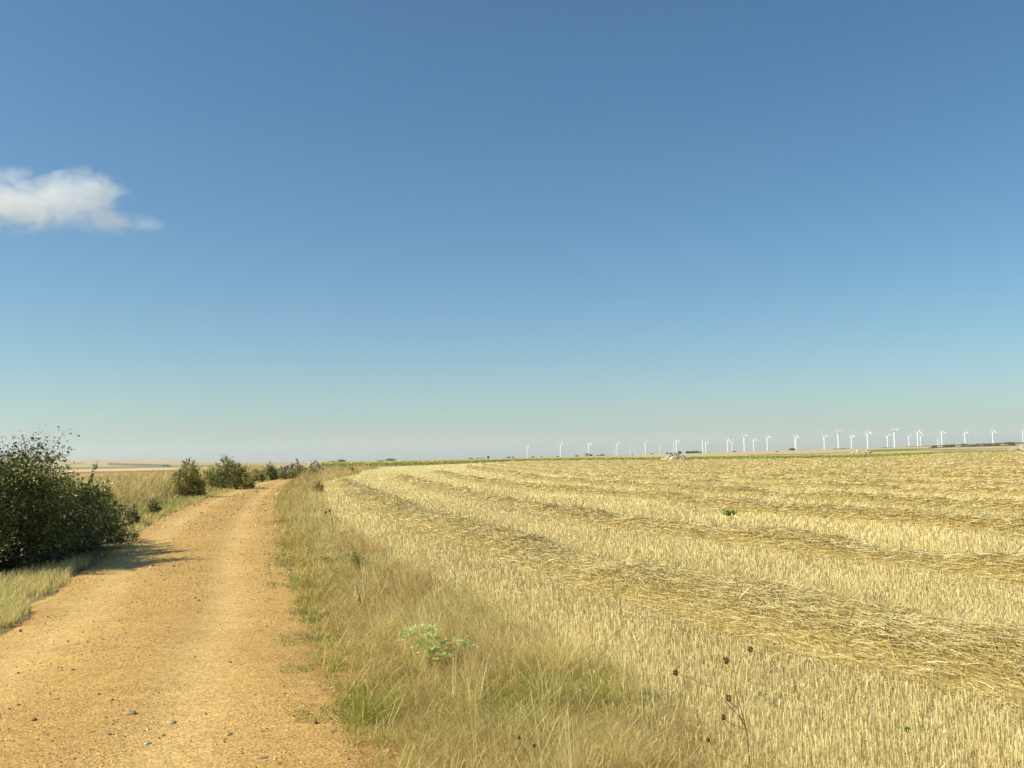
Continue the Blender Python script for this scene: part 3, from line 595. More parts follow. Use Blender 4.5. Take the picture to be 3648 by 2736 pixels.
DG=[(.085,.115,.022),(.14,.17,.038),(.05,.07,.016),(.50,.50,.23),(.24,.14,.04)]  # the pale entry paints bright highlights into the colour of scattered leaves
bz_=H1(-8.6,15.3)
shrub('bramble_bush',(-8.7,16.5,0.0),BUSH,
   900,300000,.038,DG,'large dark green bramble bush overhanging the left edge of the road','bush',seed=3,sprigs=34,sprig_len=.75,fill=.25,prob=[.32,.27,.18,.19,.04])
OL=[(.30,.33,.10),(.40,.40,.13),(.21,.24,.075),(.48,.40,.15),(.50,.30,.10)]
def spx(px,ybase,ytop,d,sink=0): 
    x=(px-1824)/F*d;z=H1(x,d);h=CH-(ytop-hor(px))*d/F-z;return (x,d,z),h
def px_shrub(px0,px1,ytop,d,label,name='shrub',lob=None,nl=9000,pal=OL,seed=1,sp=14,cat='shrub',ls=.05,ns=70,group='shrubs along the left bank of the road',stemr=.012,prob=None):
    c,h=spx((px0+px1)/2,0,ytop,d);w=(px1-px0)/F*d/2
    if lob is None: lob=[(0,0,w*.75,w*.7,h*.93),(-w*.45,0,w*.5,w*.5,h*.7),(w*.45,.1,w*.5,w*.5,h*.65)]
    else: lob=[(a*w,b*w,r1*w,r2*w,t*h) for a,b,r1,r2,t in lob]
    return shrub(name,c,lob,ns,nl,ls,pal,label,cat,group,seed=seed,sprigs=sp,stemr=stemr,prob=prob)
px_shrub(605,735,1638,47,'bushy green shrub with orange tinged left side, nearest after the big bramble bush',seed=11,nl=17000,ls=.05,ns=110,sp=34)
px_shrub(755,905,1632,61,'tallest dark shrub on the left bank, sloping down to the road edge',lob=[(-.3,0,.45,.5,1.),(.15,-.1,.5,.5,.8),(.6,-.3,.45,.5,.5),(-.75,.2,.35,.4,.6)],pal=[(.20,.24,.07),(.30,.31,.10),(.14,.17,.05),(.35,.28,.11)],seed=12,sp=30,nl=19000,ls=.06,ns=110)
px_shrub(725,780,1652,63,'low olive shrub pressed against the left flank of the tallest bank shrub',seed=19,nl=4000,ls=.07,ns=40,sp=4)
px_shrub(945,990,1650,90,'small upright dark shrub standing alone near the bend',lob=[(-.35,0,.5,.6,1.),(.1,0,.6,.6,.82),(.55,-.1,.5,.6,.5)],pal=[(.18,.22,.07),(.26,.28,.10),(.12,.15,.05)],seed=13,nl=6000,ls=.075,ns=50,sp=5)
px_shrub(893,950,1664,84,'low straw coloured scrub between the tallest bank shrub and the small upright one',seed=31,nl=5000,ls=.08,ns=50,sp=3,pal=[(.55,.45,.20),(.40,.36,.15),(.30,.28,.10)])
px_shrub(984,1022,1668,93,'low tan scrub just right of the small upright dark shrub',seed=32,nl=4500,ls=.08,ns=50,sp=3,pal=[(.56,.46,.22),(.42,.38,.17),(.30,.29,.11)])
px_shrub(1030,1095,1655,118,'soft grey green scrub in front of the narrow pointed stone heap',seed=33,nl=6000,ls=.09,ns=50,sp=3,pal=[(.34,.33,.14),(.46,.42,.19),(.24,.25,.09)])
px_shrub(1008,1070,1671,97,'rounded low grey green shrub at the bend of the road',seed=14,nl=6000,ls=.085,ns=50,sp=3,pal=[(.36,.33,.15),(.46,.40,.19),(.25,.24,.10)])
px_shrub(1066,1138,1661,106,'spreading low shrub at the bend, in front of the larger stone heap',seed=15,nl=7000,ls=.09,ns=50,sp=4,pal=[(.30,.32,.11),(.42,.40,.16),(.22,.24,.08)])
px_shrub(455,492,1795,26,'small dark weedy clump at the foot of the bank just beyond the big bush',seed=16,nl=3500,ls=.035,ns=40,sp=4,pal=[(.24,.23,.09),(.32,.27,.11)])
px_shrub(520,575,1775,31,'dark brownish weed clump low on the left bank between big bush and orange tinged shrub',seed=17,nl=3500,ls=.035,ns=40,sp=4,pal=[(.34,.27,.12),(.24,.22,.09)])
px_shrub(1062,1120,1697,74,'tangled brown weed bush rising from the right verge at the bend',seed=18,nl=4500,ls=.06,ns=60,sp=8,pal=[(.52,.41,.2),(.38,.33,.15),(.62,.5,.26)],group='weeds on the right verge')
px_shrub(1105,1152,1712,50,'olive brown bushy weed at the stubble edge of the right verge',seed=20,nl=4500,ls=.045,ns=60,sp=8,pal=[(.46,.38,.18),(.34,.31,.12),(.58,.46,.23)],group='weeds on the right verge')
px_shrub(1225,1262,1663,122,'upright green weed at the tip of the grass tongue',seed=21,nl=2500,ls=.09,ns=40,sp=4,pal=[(.16,.19,.06),(.22,.22,.08)],group='weeds on the right verge',lob=[(.2,0,.6,.6,1),(-.4,0,.5,.5,.6)])

# ------------------------------------------------------------ heaps of stones
def heap(px0,px1,ytop,d,n,label,seed,size=.22,wall=False):
    rg=np.random.default_rng(seed);c,h=spx((px0+px1)/2,0,ytop,d);w=(px1-px0)/F*d/2;Vs=[];Fs=[];Cs=[];off=0
    ico=np.array([[0,0,-1],[.72,-.53,-.45],[-.28,-.85,-.45],[-.89,0,-.45],[-.28,.85,-.45],[.72,.53,-.45],[.28,-.85,.45],[-.72,-.53,.45],[-.72,.53,.45],[.28,.85,.45],[.89,0,.45],[0,0,1]])
    fi=np.array([[0,1,2],[1,0,5],[0,2,3],[0,3,4],[0,4,5],[1,5,10],[2,1,6],[3,2,7],[4,3,8],[5,4,9],[1,10,6],[2,6,7],[3,7,8],[4,8,9],[5,9,10],[6,10,11],[7,6,11],[8,7,11],[9,8,11],[10,9,11]])
    for i in range(n):
        if wall: x=rg.uniform(-w,w);x=-w+2*w*(i+.5)/n;y=rg.normal(0,.22);hh=h*(.15+.85*float(N1(x*.6+seed,0)))*rg.uniform(0,1)
        else:
            a=rg.uniform(0,6.28);q=math.sqrt(rg.random());x=w*q*math.cos(a);y=w*.7*q*math.sin(a);hh=h*(1-q**1.3)*(.85+.3*float(N1(x*1.5+seed,y)))*rg.uniform(.75,1.)
        s=size*math.exp(rg.normal(0,.35));v=ico*rg.uniform(.6,1.3,3)*s+rg.normal(0,.1*s,(12,3));an=rg.uniform(0,6.28)
        v=np.stack([v[:,0]*math.cos(an)-v[:,1]*math.sin(an),v[:,0]*math.sin(an)+v[:,1]*math.cos(an),v[:,2]],1)+np.array([x,y,hh-s*.2+.1])
        Vs.append(v);Fs.append(fi+off);off+=12;Cs.append(np.tile(np.array([(.46,.38,.27),(.38,.31,.22),(.56,.48,.35),(.28,.23,.17)])[rg.integers(4)]*rg.uniform(.85,1.1),(12,1)))
    o=mk('stone_heap' if not wall else 'stone_row',np.vstack(Vs),np.vstack(Fs),M_stone,np.vstack(Cs));o.location=(c[0],c[1],c[2]);tag(o,label,'stone heap' if not wall else 'stone row','heaps of field stones')
heap(1082,1151,1638,140,420,'largest pale stone heap of the left group, right beside the sunflower field',5,.15)
heap(1036,1070,1634,138,150,'narrow pointed stone heap left of the largest left heap',6,.15)
heap(885,1040,1651,132,900,'long low row of tumbled pale stones behind the shrubs left of the heaps',7,.15,wall=True)
heap(2352,2440,1617,244,330,'lone pale stone heap standing before the green strip in the middle of the field edge',8,.36)
heap(3020,3093,1608,420,300,'grey stone heap just behind the green crop strip on the right',9,.5)
heap(3590,3700,1593,300,380,'pinkish stone heap at the far right edge of the field',10,.42)

# ------------------------------------------------------------ sunflower strip (a far-off mass)
n=60000;pxa=rng.uniform(1140,3900,n);dpt=251+34*rng.random(n)**1.6
hpx=np.interp(pxa,[1140,1270,1500,1700,1850,2100,2300,2600,2800,3000,3150,3250,3366,3500,3650,3900],[22,18.5,15.5,11,8,7,8.5,10,10,10.5,11,8,5,3,2,2])
x=(pxa-1824)/F*dpt;zg=H(x,dpt);hh=hpx*250/F;zz=zg+hh*(.15+.85*rng.random(n)**.75)*rng.uniform(.85,1.05,n)
c=np.stack([x,dpt,zz],1);top=(zz-zg)/hh
cc=np.array([(.36,.40,.08),(.46,.47,.10),(.25,.29,.06)])[rng.choice(3,n)]*rng.uniform(.8,1.2,(n,1))
low=(top<.45)&(pxa<1900);cc[low]=np.array([.42,.33,.14])*rng.uniform(.7,1.1,(low.sum(),1))
yel=(top>.72)&(rng.random(n)<np.interp(pxa,[1140,1900,2200],[.42,.25,0]));cc[yel]=np.array([.85,.76,.16])
V1,F1,c1=leafquads(c,np.full(n,.30)*rng.uniform(.6,1.3,n)*np.interp(pxa,[1140,1900,3250,3500],[1,.8,.8,.5]),rng,cc,.8)
o=mk('sunflower_field',V1,F1,M_leaf,c1);tag(o,'long green strip of sunflowers with yellow heads along the far field edge','sunflowers',kind='stuff')
# scrub on the bank between the far right fields
n=6000;pxa=rng.uniform(3300,3620,n);dpt=700+rng.uniform(-6,6,n);x=(pxa-1824)/F*dpt
zl=CH-(np.interp(pxa,[3300,3380,3500,3560,3620],[1603,1603,1599,1600,1596])-hor(pxa))*dpt/F
am=np.clip(N1.f(pxa*.05,pxa*0)*2-.6,.15,1)
zg=H(x,dpt);zz=np.maximum(zg,zl-1)+rng.random(n)*1.8*am
V1,F1,c1=leafquads(np.stack([x,dpt,zz],1),rng.uniform(.4,.9,n),rng,np.array([(.14,.13,.07),(.20,.17,.10),(.10,.11,.05)])[rng.choice(3,n)],.8)
o=mk('scrub',V1,F1,M_leaf,c1);tag(o,'ragged dark scrub line between two pale fields at the far right','scrub',kind='stuff')

# ------------------------------------------------------------ far trees
TREES=[(1200,1230,1636.5,1645,'round dark tree left of all others on the skyline behind the sunflowers'),
(1160,1198,1642.6,1645.5,'thin low band of bushes joined to the left of the round dark skyline tree'),
(1369,1408,1633.5,1641,'flat topped dark tree on the skyline above the yellow sunflower heads'),
(1338,1368,1638.5,1641.5,'low dark hedge clump just left of the flat topped skyline tree'),
(1664,1681,1630.5,1637.5,'small crooked dark tree left of the stand of three before the first turbine'),
(1688,1724,1630.5,1636,'wide flat clump of bushes between the crooked tree and the slim upright tree'),
(1731,1738,1623.5,1635,'slim upright dark tree, narrow like a post'),
(1799,1816,1626.8,1631,'low dark shrub tree midway between the slim upright tree and the leftmost turbine'),
(1820,1827,1626.5,1631,'tiny dark bush left of the leftmost turbine'),
(1887,1899,1625.8,1629.5,'small dark dome tree right beside the leftmost turbine'),
(1920,1927,1626,1629.5,'tiny bush between the first two turbines'),
(1976,1987,1624.8,1629,'dark bush touching the left foot of the second turbine'),
(2042,2057,1621.8,1626.5,'dark rounded tree between the second and third turbine'),
(2095,2105,1617.6,1624,'brownish tree leaning on the right end of the adobe building'),
(2077,2088,1623.5,1628,'dark bush in front of the adobe building'),
(2118,2132,1620.6,1624.5,'low dark tree, smaller of the pair right of the adobe building'),
(2130,2150,1618,1624.5,'larger dark domed tree of the pair right of the adobe building'),
(2243,2251,1618.5,1621.5,'tiny dark bush between two short far turbines'),
(2313,2323,1615,1619,'tiny round bush on the skyline left of the stone heap'),
(2367,2374,1611.5,1616.5,'small dark bush above the left slope of the lone stone heap'),
(2376,2390,1612.5,1616.5,'very low bush above the top of the lone stone heap'),
(2408,2423,1607.5,1615,'pointed dark tree at the left end of the dark grove'),
(2435,2453,1606.5,1615,'domed dark tree, left half of the large dark grove'),
(2450,2487,1605.5,1614.5,'widest dark tree crown in the middle of the large dark grove'),
(2484,2495,1609.5,1614.5,'small dark tree at the right end of the large dark grove'),
(2517,2523,1610.5,1613.5,'lone tiny bush right of the large dark grove'),
(2600,2616,1606.2,1610,'flat dark bush at the end of the stony rise'),
(2803,2828,1596.4,1604.5,'single dark domed tree leaning against a turbine foot on the right ridge'),
(2958,3022,1597,1602.2,'long low dark mound of trees under the T shaped turbine'),
(3130,3168,1596,1598.2,'very low dark bushes at the foot of two turbines right of the long mound')]
M_far=plant_mat('far_crown',.1,.7,.1)
def crown(c,rx,ry,h,n,s,seed,pal):
    rg=np.random.default_rng(seed);a=rg.uniform(0,6.28,n);q=rg.random(n)**.4;el=np.arcsin(rg.random(n))
    cl=rg.integers(0,14,n);ca=rg.uniform(0,6.28,14);off=np.stack([np.cos(ca),np.sin(ca),rg.uniform(-.4,.6,14)],1)[cl]*.16
    x=(q*np.cos(a)*np.cos(el)**.6+off[:,0])*rx;y=(q*np.sin(a)*np.cos(el)**.6+off[:,1])*ry;z=(q*np.sin(el)+off[:,2]*.6)*h;z=np.abs(z)
    cc=np.array(pal)[rg.choice(len(pal),n)]*rg.uniform(.7,1.2,(n,1))*rg.uniform(.75,1.25,14)[cl][:,None]
    return leafquads(np.stack([x,y,z],1),np.full(n,s)*rg.uniform(.6,1.4,n),rg,cc,.8)
TP=[(.06,.075,.035),(.085,.10,.05),(.045,.055,.03)]
def far_tree(px0,px1,yt,yb,label,i,r=1480,group='dark trees on the skyline'):
    pc=(px0+px1)/2;x=(pc-1824)/F*r;z0=H1(x,r);ztop=CH-(yt-hor(pc))*r/F;zb=min(z0,CH-(yb-hor(pc))*r/F)
    h=max(ztop-z0,.6);w=(px1-px0)/F*r/2
    root=empty('tree',(x,r,z0),label,'tree',group);hh=h*.95
    V,Fc=tubes([(np.array([(0,0,-.3),(.05*w,0,h*.35),(0,.05*w,h*.75)]),max(.12,.07*h),.05)],6);mk('trunk',V,Fc,M_bark,parent=root)
    for k_ in range(0):pass
    V,Fc,cc=crown(None,w,w*.8,hh,int(350+60*w),max(.35,min(h*.22,.9)),i+100,TP)
    V[:,2]+=h*.04;mk('crown',V,Fc,M_far,cc,parent=root)
for i,tr_ in enumerate(TREES): far_tree(*tr_,i)
# right-hand wood: individual crowns along the ridge
rw=np.random.default_rng(5);edges=np.concatenate([[3225],3225+np.cumsum(rw.uniform(17,34,22))]);edges=edges[edges<3760]
for i in range(len(edges)-1):
    pc=(edges[i]+edges[i+1])/2;gy=np.interp(pc,[3225,3273,3472,3648,3760],[1594,1591.5,1586,1580.5,1577])
    ty=gy-np.interp(pc,[3225,3290,3350,3420,3500,3560,3600,3650],[2.5,2.2,4.5,6.5,6,7.5,6,7])*rw.uniform(.75,1.15)
    if abs(pc-3600)<12: ty=1574.5
    lab='%s dark crown%s in the continuous belt of trees along the right skyline'%(ordn[i+1] if i<10 else ['eleventh','twelfth','thirteenth','fourteenth','fifteenth','sixteenth','seventeenth','eighteenth','nineteenth','twentieth','twenty first','twenty second'][i-10],' from the left')
    far_tree(edges[i]-4,edges[i+1]+4,ty,gy,lab,i+60,group='belt of trees on the right skyline')
far_tree(2756,2767,1612.5,1618.5,'small round grey green bush alone in the middle of the pale field',90,r=900)
far_tree(328,350,1645.5,1650.5,'wider dark bush on the distant left hillside',91,r=2600,group='bushes on the left hill')
far_tree(351,356,1641.5,1650.5,'slim dark tree beside the wider bush on the distant left hillside',92,r=2600,group='bushes on the left hill')
far_tree(575,608,1656.5,1661,'low dark bush at the right foot of the distant left hill',93,r=1500,group='bushes on the left hill')

# adobe building on the skyline
r=1470;pc=2086;x=(pc-1824)/F*r;z0=H1(x,r);root=empty('farm_building',(x,r,z0),'small tan adobe building on the skyline beneath the third turbine','building')
w,h,dp=3.6,3.2,3
V=[(-w,-dp,-1),(w,-dp,-1),(w,dp,-1),(-w,dp,-1),(-w,-dp,h),(w,-dp,h),(w,dp,h),(-w,dp,h),(-w,0,h+.9),(w,0,h+.9)]
mk('wall',V,[np.array([(0,1,5,4),(1,2,6,5),(2,3,7,6),(3,0,4,7)]),np.array([(4,8,7),(5,6,9)])],M_build,parent=root)
t=.12;V=[(-w-.2,-dp-.3,h-.08),(w+.2,-dp-.3,h-.08),(w+.2,0,h+.93),(-w-.2,0,h+.93),(w+.2,dp+.3,h-.08),(-w-.2,dp+.3,h-.08)];V=V+[(a,b,c+t) for a,b,c in V]
mk('roof',V,np.array([(0,3,2,1),(3,5,4,2),(6,7,8,9),(9,8,10,11),(0,1,7,6),(4,5,11,10),(1,2,8,7),(2,4,10,8),(0,6,9,3),(3,9,11,5)]),M_roof,parent=root)
mk('door',[(-.6,-dp-.02,-.5),(.5,-dp-.02,-.5),(.5,-dp-.02,1.9),(-.6,-dp-.02,1.9)],np.array([(0,1,2,3)]),M_roof,parent=root)

# ------------------------------------------------------------ wind turbines
HUB=60.;BL=25.
def lathe(prof,n=16):
    an=np.arange(n)*2*math.pi/n;V=np.array([[(r*math.cos(a),r*math.sin(a),z) for a in an] for r,z in prof]);m=len(prof)
    I=np.arange(m*n).reshape(m,n);J=np.roll(I,-1,1);return V.reshape(-1,3),np.stack([I[:-1],J[:-1],J[1:],I[1:]],-1).reshape(-1,4)
def make_turbine():
    root=empty('wind_turbine',(0,0,0),'white wind turbine','wind turbine','wind turbines on the skyline')
    V,Fc=lathe([(2.4,-8),(2.4,0),(2.2,15),(1.95,35),(1.6,HUB-1.6),(0,HUB-1.5)]);mk('tower',V,Fc,M_white,parent=root,smooth=True)
    # nacelle along local x, rotor at +x
    secs=[(-6.8,1.2,1.2),(-6.2,1.6,1.6),(1.6,1.75,1.8),(2.8,1.4,1.5)];V=[];
    for X0,hy,hz in secs: V+=[(X0,sy*hy*q,sz*hz*p+HUB) for sy,sz,q,p in((-1,-1,.75,1),(1,-1,.75,1),(1,-1,1,.6),(1,1,1,.6),(1,1,.75,1),(-1,1,.75,1),(-1,1,1,.6),(-1,-1,1,.6))]
    I=np.arange(32).reshape(4,8);J=np.roll(I,-1,1);Fq=np.stack([I[:-1],J[:-1],J[1:],I[1:]],-1).reshape(-1,4)
    mk('nacelle',V,[Fq,I[0:1],I[3:4,::-1]],M_white,parent=root)
    V,Fc=lathe([(1.35,0),(1.5,1.0),(1.2,2.0),(.6,2.7),(0,2.9)],12);V=np.stack([V[:,2],V[:,1],V[:,0]],1)
    hub=mk('hub',V,Fc,M_white,parent=root,smooth=True);hub.location=(2.9,0,HUB)
    sec=[(1.2,.55,.5,0),(3,.7,.45,.1),(6,1.35,.3,.2),(12,1.05,.2,.12),(19,.7,.12,.06),(24,.35,.06,0),(BL,.08,.03,0)];V=[]
    for rr,ch,th,tw in sec:
        for a in range(8):
            q=2*math.pi*a/8;u,v=math.cos(q)*ch,math.sin(q)*th;V.append((1+u*math.sin(.5+tw)+v*math.cos(.5+tw),u*math.cos(.5+tw)-v*math.sin(.5+tw),rr))
    I=np.arange(len(sec)*8).reshape(-1,8);J=np.roll(I,-1,1);Fb=np.stack([I[:-1],J[:-1],J[1:],I[1:]],-1).reshape(-1,4)
    b=mk('blade',V,[Fb,I[-1:]],M_white,parent=hub,smooth=True)
    for k in (1,2):
        c=b.copy();link(c,hub);c.rotation_euler.x=math.radians(120*k)
    return root
TB=[(1874,1584,0),(1992,1579.5,20),(2092.5,1576.5,-5),(2185.6,1596,60),(2193.5,1573.5,8),(2239.6,1596,60),(2257.6,1595,60),(2294,1572.7,25),(2344,1591,5),
(2395.8,1574,60),(2404.6,1565.4,-2),(2423,1589,60),(2498,1564,60),(2508.5,1571.5,5),(2586,1563,-12),(2602,1570.4,40),(2645.3,1553.5,35),(2679.2,1561.8,0),
(2727.5,1553,5),(2826,1560.7,60),(2829,1551,0),(2929.8,1550,14),(2980,1538.8,62),(3026.8,1549,0),(3084,1537,0),
(3155,1548,16),(3179.3,1534,45),(3230.8,1549.9,15),(3262.3,1534,2),(3272.7,1550,30),(3332.4,1561.8,0),(3338.6,1561.8,60),(3348.5,1535.7,5),(3430.3,1537,0),(3529.4,1535,2),(3636.4,1533.3,5)]
proto=make_turbine()
for i,(pc,yh,phase) in enumerate(TB):
    o=proto if i==0 else copy_tree(proto)
    base_y=np.interp(pc,[1700,1874,2100,2300,2500,2650,2830,3000,3100,3200,3273,3472,3648],[1634,1630,1624,1619,1614,1608.5,1604,1600.5,1597,1592,1588,1581,1576.5])
    d=HUB*F/(base_y-yh);d=min(max(d,1800),11000)
    # stand it on the terrain: solve for the distance at which hub height and ground agree
    for _ in range(30):
        x=(pc-1824)/F*d;zg=H1(x,d);zh=CH-(yh-hor(pc))*d/F;err=(zh-zg)-HUB
        d*=1-.6*err/max(zh-zg,20) if abs(err)>.05 else 1
        d=min(max(d,1700),12000)
    x=(pc-1824)/F*d;zh=CH-(yh-hor(pc))*d/F
    o.location=(x,d,zh-HUB);o.rotation_euler.z=math.radians(18+(i*37%11)-5)
    for ch in o.children:
        if ch.name.startswith('hub'): ch.rotation_euler.x=-math.radians(phase)
    n=len(TB);tall=(base_y-yh)>44;short=(base_y-yh)<32
    where=('leftmost' if i==0 else words[i]+' from the left') if i<18 else ('rightmost' if i==n-1 else words[n-1-i]+' from the right')
    o['label']='%swhite wind turbine, %s on the skyline%s'%('tall ' if tall else 'short far ' if short else '',where,{60:', one blade straight down',62:', blades spread like a T',45:', blades in a Y',35:', blades in a wide Y'}.get(phase,''))
# measuring mast
pc=3467.7;d=3600;x=(pc-1824)/F*d;z0=H1(x,d);zt=CH-(1533-hor(pc))*d/F
root=empty('measuring_mast',(x,d,z0),'thin grey lattice mast between the second and third turbines from the right','mast')
ht=zt-z0;lines=[]
for a in range(3):
    q=a*2.094;lines.append((np.array([(math.cos(q)*.9,math.sin(q)*.9,-2),(math.cos(q)*.7,math.sin(q)*.7,ht)]),.16,.14))
nb=int(ht/3)
for k in range(nb):
    for a in range(3):
        q=a*2.094;q2=q+2.094;lines.append((np.array([(math.cos(q)*.85,math.sin(q)*.85,k*3),(math.cos(q2)*.85,math.sin(q2)*.85,k*3+3)]),.07,.07))
V,Fc=tubes(lines,4);mk('lattice',V,Fc,M_mast,parent=root)
V,Fc=tubes([(np.array([(0,0,ht),(0,0,ht+4)]),.1,.05)],4);mk('lightning_rod',V,Fc,M_mast,parent=root)

# ------------------------------------------------------------ foreground plants
def thin(name,lines,colr,parent,sides=4,matl=None):
    V,Fc=tubes(lines,sides);return mk(name,V,Fc,matl or M_grass,np.tile(colr,(len(V),1)),parent=parent)
# field eryngo
base=G(1545,2400,.0);d=base[1];bz=H1(*base);rg=np.random.default_rng(4)
root=empty('eryngo_thistle',(base[0],base[1],bz),'pale silvery green branching thistle standing in the dry verge grass','thistle')
B=np.array([base[0],base[1],bz]);nodes=[(1540,2225),(1520,2250),(1552,2262),(1440,2262),(1465,2250),(1500,2290),(1575,2290),(1660,2295),(1640,2278),(1672,2310),(1600,2320),(1540,2310),(1520,2335),(1570,2345),(1490,2310),(1610,2345),(1530,2280),(1625,2305)]
lines=[];Vs=[];Fs=[];Cs=[];off=0;fork=np.array([0.,0,.16])
for i,(a,b) in enumerate(nodes):
    p=PY(a,b+rg.uniform(-8,8),d+rg.uniform(-.08,.08))-B;mid=fork+(p-fork)*.5+np.array([0,0,.03]);
    lines.append((np.stack([np.array([0,0,-.02]),fork*rg.uniform(.8,1.1),mid,p]),.0045,.002))
    for q in range(7):
        c0=p+rg.normal(0,.022,3)
        m=16;dd=rg.normal(size=(m,3));dd[:,2]=np.abs(dd[:,2])*.5-.1;dd/=np.linalg.norm(dd,axis=1)[:,None];L=rg.uniform(.02,.042,m)[:,None]
        sd=np.cross(dd,rg.normal(size=(m,3)));sd/=np.linalg.norm(sd,axis=1)[:,None]
        V=np.stack([c0-sd*.002,c0+sd*.002,c0+dd*L*.5+sd*.0035,c0+dd*L,c0+dd*L*.5-sd*.0035],1);V[:,0]+=0
        Vs.append(V.reshape(-1,3));Fs.append(np.arange(m*5).reshape(m,5)+off);off+=m*5
        Cs.append(np.repeat(np.array([(.66,.74,.32),(.82,.84,.50),(.48,.58,.20)])[rg.choice(3,m)],5,0))
thin('stem',lines,(.82,.82,.56),root);mk('spiny_leaves',np.vstack(Vs),np.vstack(Fs),M_leaf,np.vstack(Cs),parent=root)
# dried wild carrots
def carrot(base_px,base_py,y,stems,label,colr,group='dried wild carrots'):
    b=PY(base_px,base_py,y);z=H1(b[0],b[1]);B=np.array([b[0],b[1],z]);root=empty('wild_carrot',B,label,'dried plant',group)
    lines=[];rg=np.random.default_rng(int(base_px))
    for path,r in stems:
        pts=[PY(a,c,y+dy)-B for a,c,dy in path];lines.append((np.array(pts),*r))
    thin('stem',lines,colr,root)
    return root,B
def nest(root,B,p,s,seed,colr=(.30,.16,.07)):
    rg=np.random.default_rng(seed);lines=[]
    for k in range(34):
        a=rg.uniform(0,6.28);q=rg.uniform(.25,1)
        e=np.array([math.cos(a)*q,math.sin(a)*q,0])
        lines.append((np.stack([p*0,e*.55*s+np.array([0,0,.25*s]),e*s*.95+np.array([0,0,.8*s]),e*s*.62+np.array([0,0,1.35*s])]),.0010,.0007))
        for j in range(3):
            t=e*s*.62+np.array([0,0,1.35*s]);lines.append((np.stack([t,t+rg.normal(0,.18*s,3)]),.0009,.0006))
    V,Fc=tubes(lines,3);o=mk('seed_head',V,Fc,M_grass,np.tile(colr,(len(V),1))*rg.uniform(.8,1.2,(len(V),1)),parent=root);o.location=Vector(p-B)
    o.rotation_euler=(rg.normal(0,.25),rg.normal(0,.25),0);return o
y0=4.75
root,B=carrot(2690,2830,y0,[([(2690,2870,0),(2672,2736,0),(2660,2600,0),(2640,2560,0)],(.0035,.0028)),
   ([(2640,2560,0),(2625,2520,.02),(2598,2498,.03)],(.0022,.0016)),([(2660,2600,0),(2618,2450,0),(2622,2400,0),(2586,2362,0)],(.002,.0013)),
   ([(2622,2400,0),(2640,2350,0),(2668,2318,.05)],(.0013,.0009)),([(2640,2560,0),(2540,2450,-.03),(2420,2402,-.05)],(.0016,.0009)),
   ([(2650,2580,0),(2700,2480,.05),(2752,2388,.1)],(.0014,.0008)),([(2655,2600,0),(2610,2580,0),(2580,2562,0)],(.0014,.001)),
   ([(2672,2736,0),(2560,2690,-.05),(2528,2640,-.05)],(.0014,.001))],'tall dried wild carrot with red stem and rusty curled seed heads in the bottom foreground',(.34,.16,.09))
for i,(a,b,s,dy) in enumerate([(2585,2366,.021,0),(2668,2322,.018,.05),(2410,2408,.018,-.05),(2596,2500,.020,.03),(2578,2566,.017,0),(2526,2644,.012,-.05)]): nest(root,B,PY(a,b,y0+dy),s,i)
root,B=carrot(1935,2800,4.8,[([(1935,2850,0),(1900,2736,0),(1880,2690,0),(1852,2640,0)],(.0022,.001)),([(1900,2736,0),(1905,2680,0),(1904,2668,0)],(.0013,.001))],'small dried wild carrot with two brown heads left of the red stemmed one',(.30,.22,.12))
for i,(a,b) in enumerate([(1852,2636),(1904,2664)]): nest(root,B,PY(a,b,4.8),.012,20+i)
root,B=carrot(3060,2800,5.2,[([(3060,2850,0),(3070,2740,0),(3077,2655,0)],(.0018,.001))],'single brown seed head on a thin stalk among stubble at the lower right',(.36,.24,.12))
nest(root,B,PY(3077,2652,5.2),.014,30)
# dark headed dry thistle near the stubble edge
b=PY(1187,1895,22.5);z=H1(b[0],b[1]);B=np.array([b[0],b[1],z]);root=empty('dried_thistle',B,'dried brown thistle with two black seed heads where the verge meets the stubble','dried plant');lines=[];hd=[]
for a,c,s in((1160,1826,.030),(1174,1819,.03),(1203,1846,.015),(1180,1850,.012),(1215,1862,.012),(1150,1855,.012)):
    p=PY(a,c,22.5)-B;lines.append((np.stack([np.zeros(3),p*.5+np.array([.03,0,.02]),p]),.007,.004));hd.append((p,s))
thin('stem',lines,(.20,.14,.08),root)
for p,s in hd:
    V,Fc=lathe([(0,-s*1.2),(s*.8,-s*.6),(s,0),(s*.7,s*.8),(0,s*1.3)],8);o=mk('seed_head',V,Fc,M_bark,parent=root);o.location=Vector(p)
# leafy weeds
def weed(px_,py_,w,h,n,ls,pal,label,seed,cat='weed'):
    p=G(px_,py_,.0);z=H1(*p);root=empty('weed',(p[0],p[1],z),label,cat);rg=np.random.default_rng(seed);lines=[];cs=[]
    for i in range(12):
        a=rg.uniform(0,6.28);q=rg.uniform(.3,1);t=np.array([w*q*math.cos(a),w*q*math.sin(a),h*rg.uniform(.6,1)]);lines.append((np.stack([np.zeros(3),t*.5+np.array([0,0,h*.15]),t]),.004,.0015))
        for k in range(n//12): u=rg.uniform(.3,1);cs.append(t*u+rg.normal(0,.12,3)*h)
    thin('stem',lines,(.2,.2,.08),root);cs=np.array(cs);cs[:,2]=np.abs(cs[:,2])+.01
    V,Fc,cc=leafquads(cs,ls*rg.uniform(.6,1.3,len(cs)),rg,np.array(pal)[rg.choice(len(pal),len(cs))]);mk('leaves',V,Fc,M_leaf,cc,parent=root)
GP=[(.18,.30,.06),(.26,.38,.09),(.12,.22,.04)];YP=[(.34,.33,.06),(.22,.27,.06),(.42,.30,.06),(.14,.18,.05)]
weed(2602,1846,.20,.22,150,.07,GP,'lone broad leaved green weed in the stubble between second and third windrow',1)
weed(3116,2320,.07,.10,90,.02,GP,'small green weed growing out of the first windrow at the right',2)
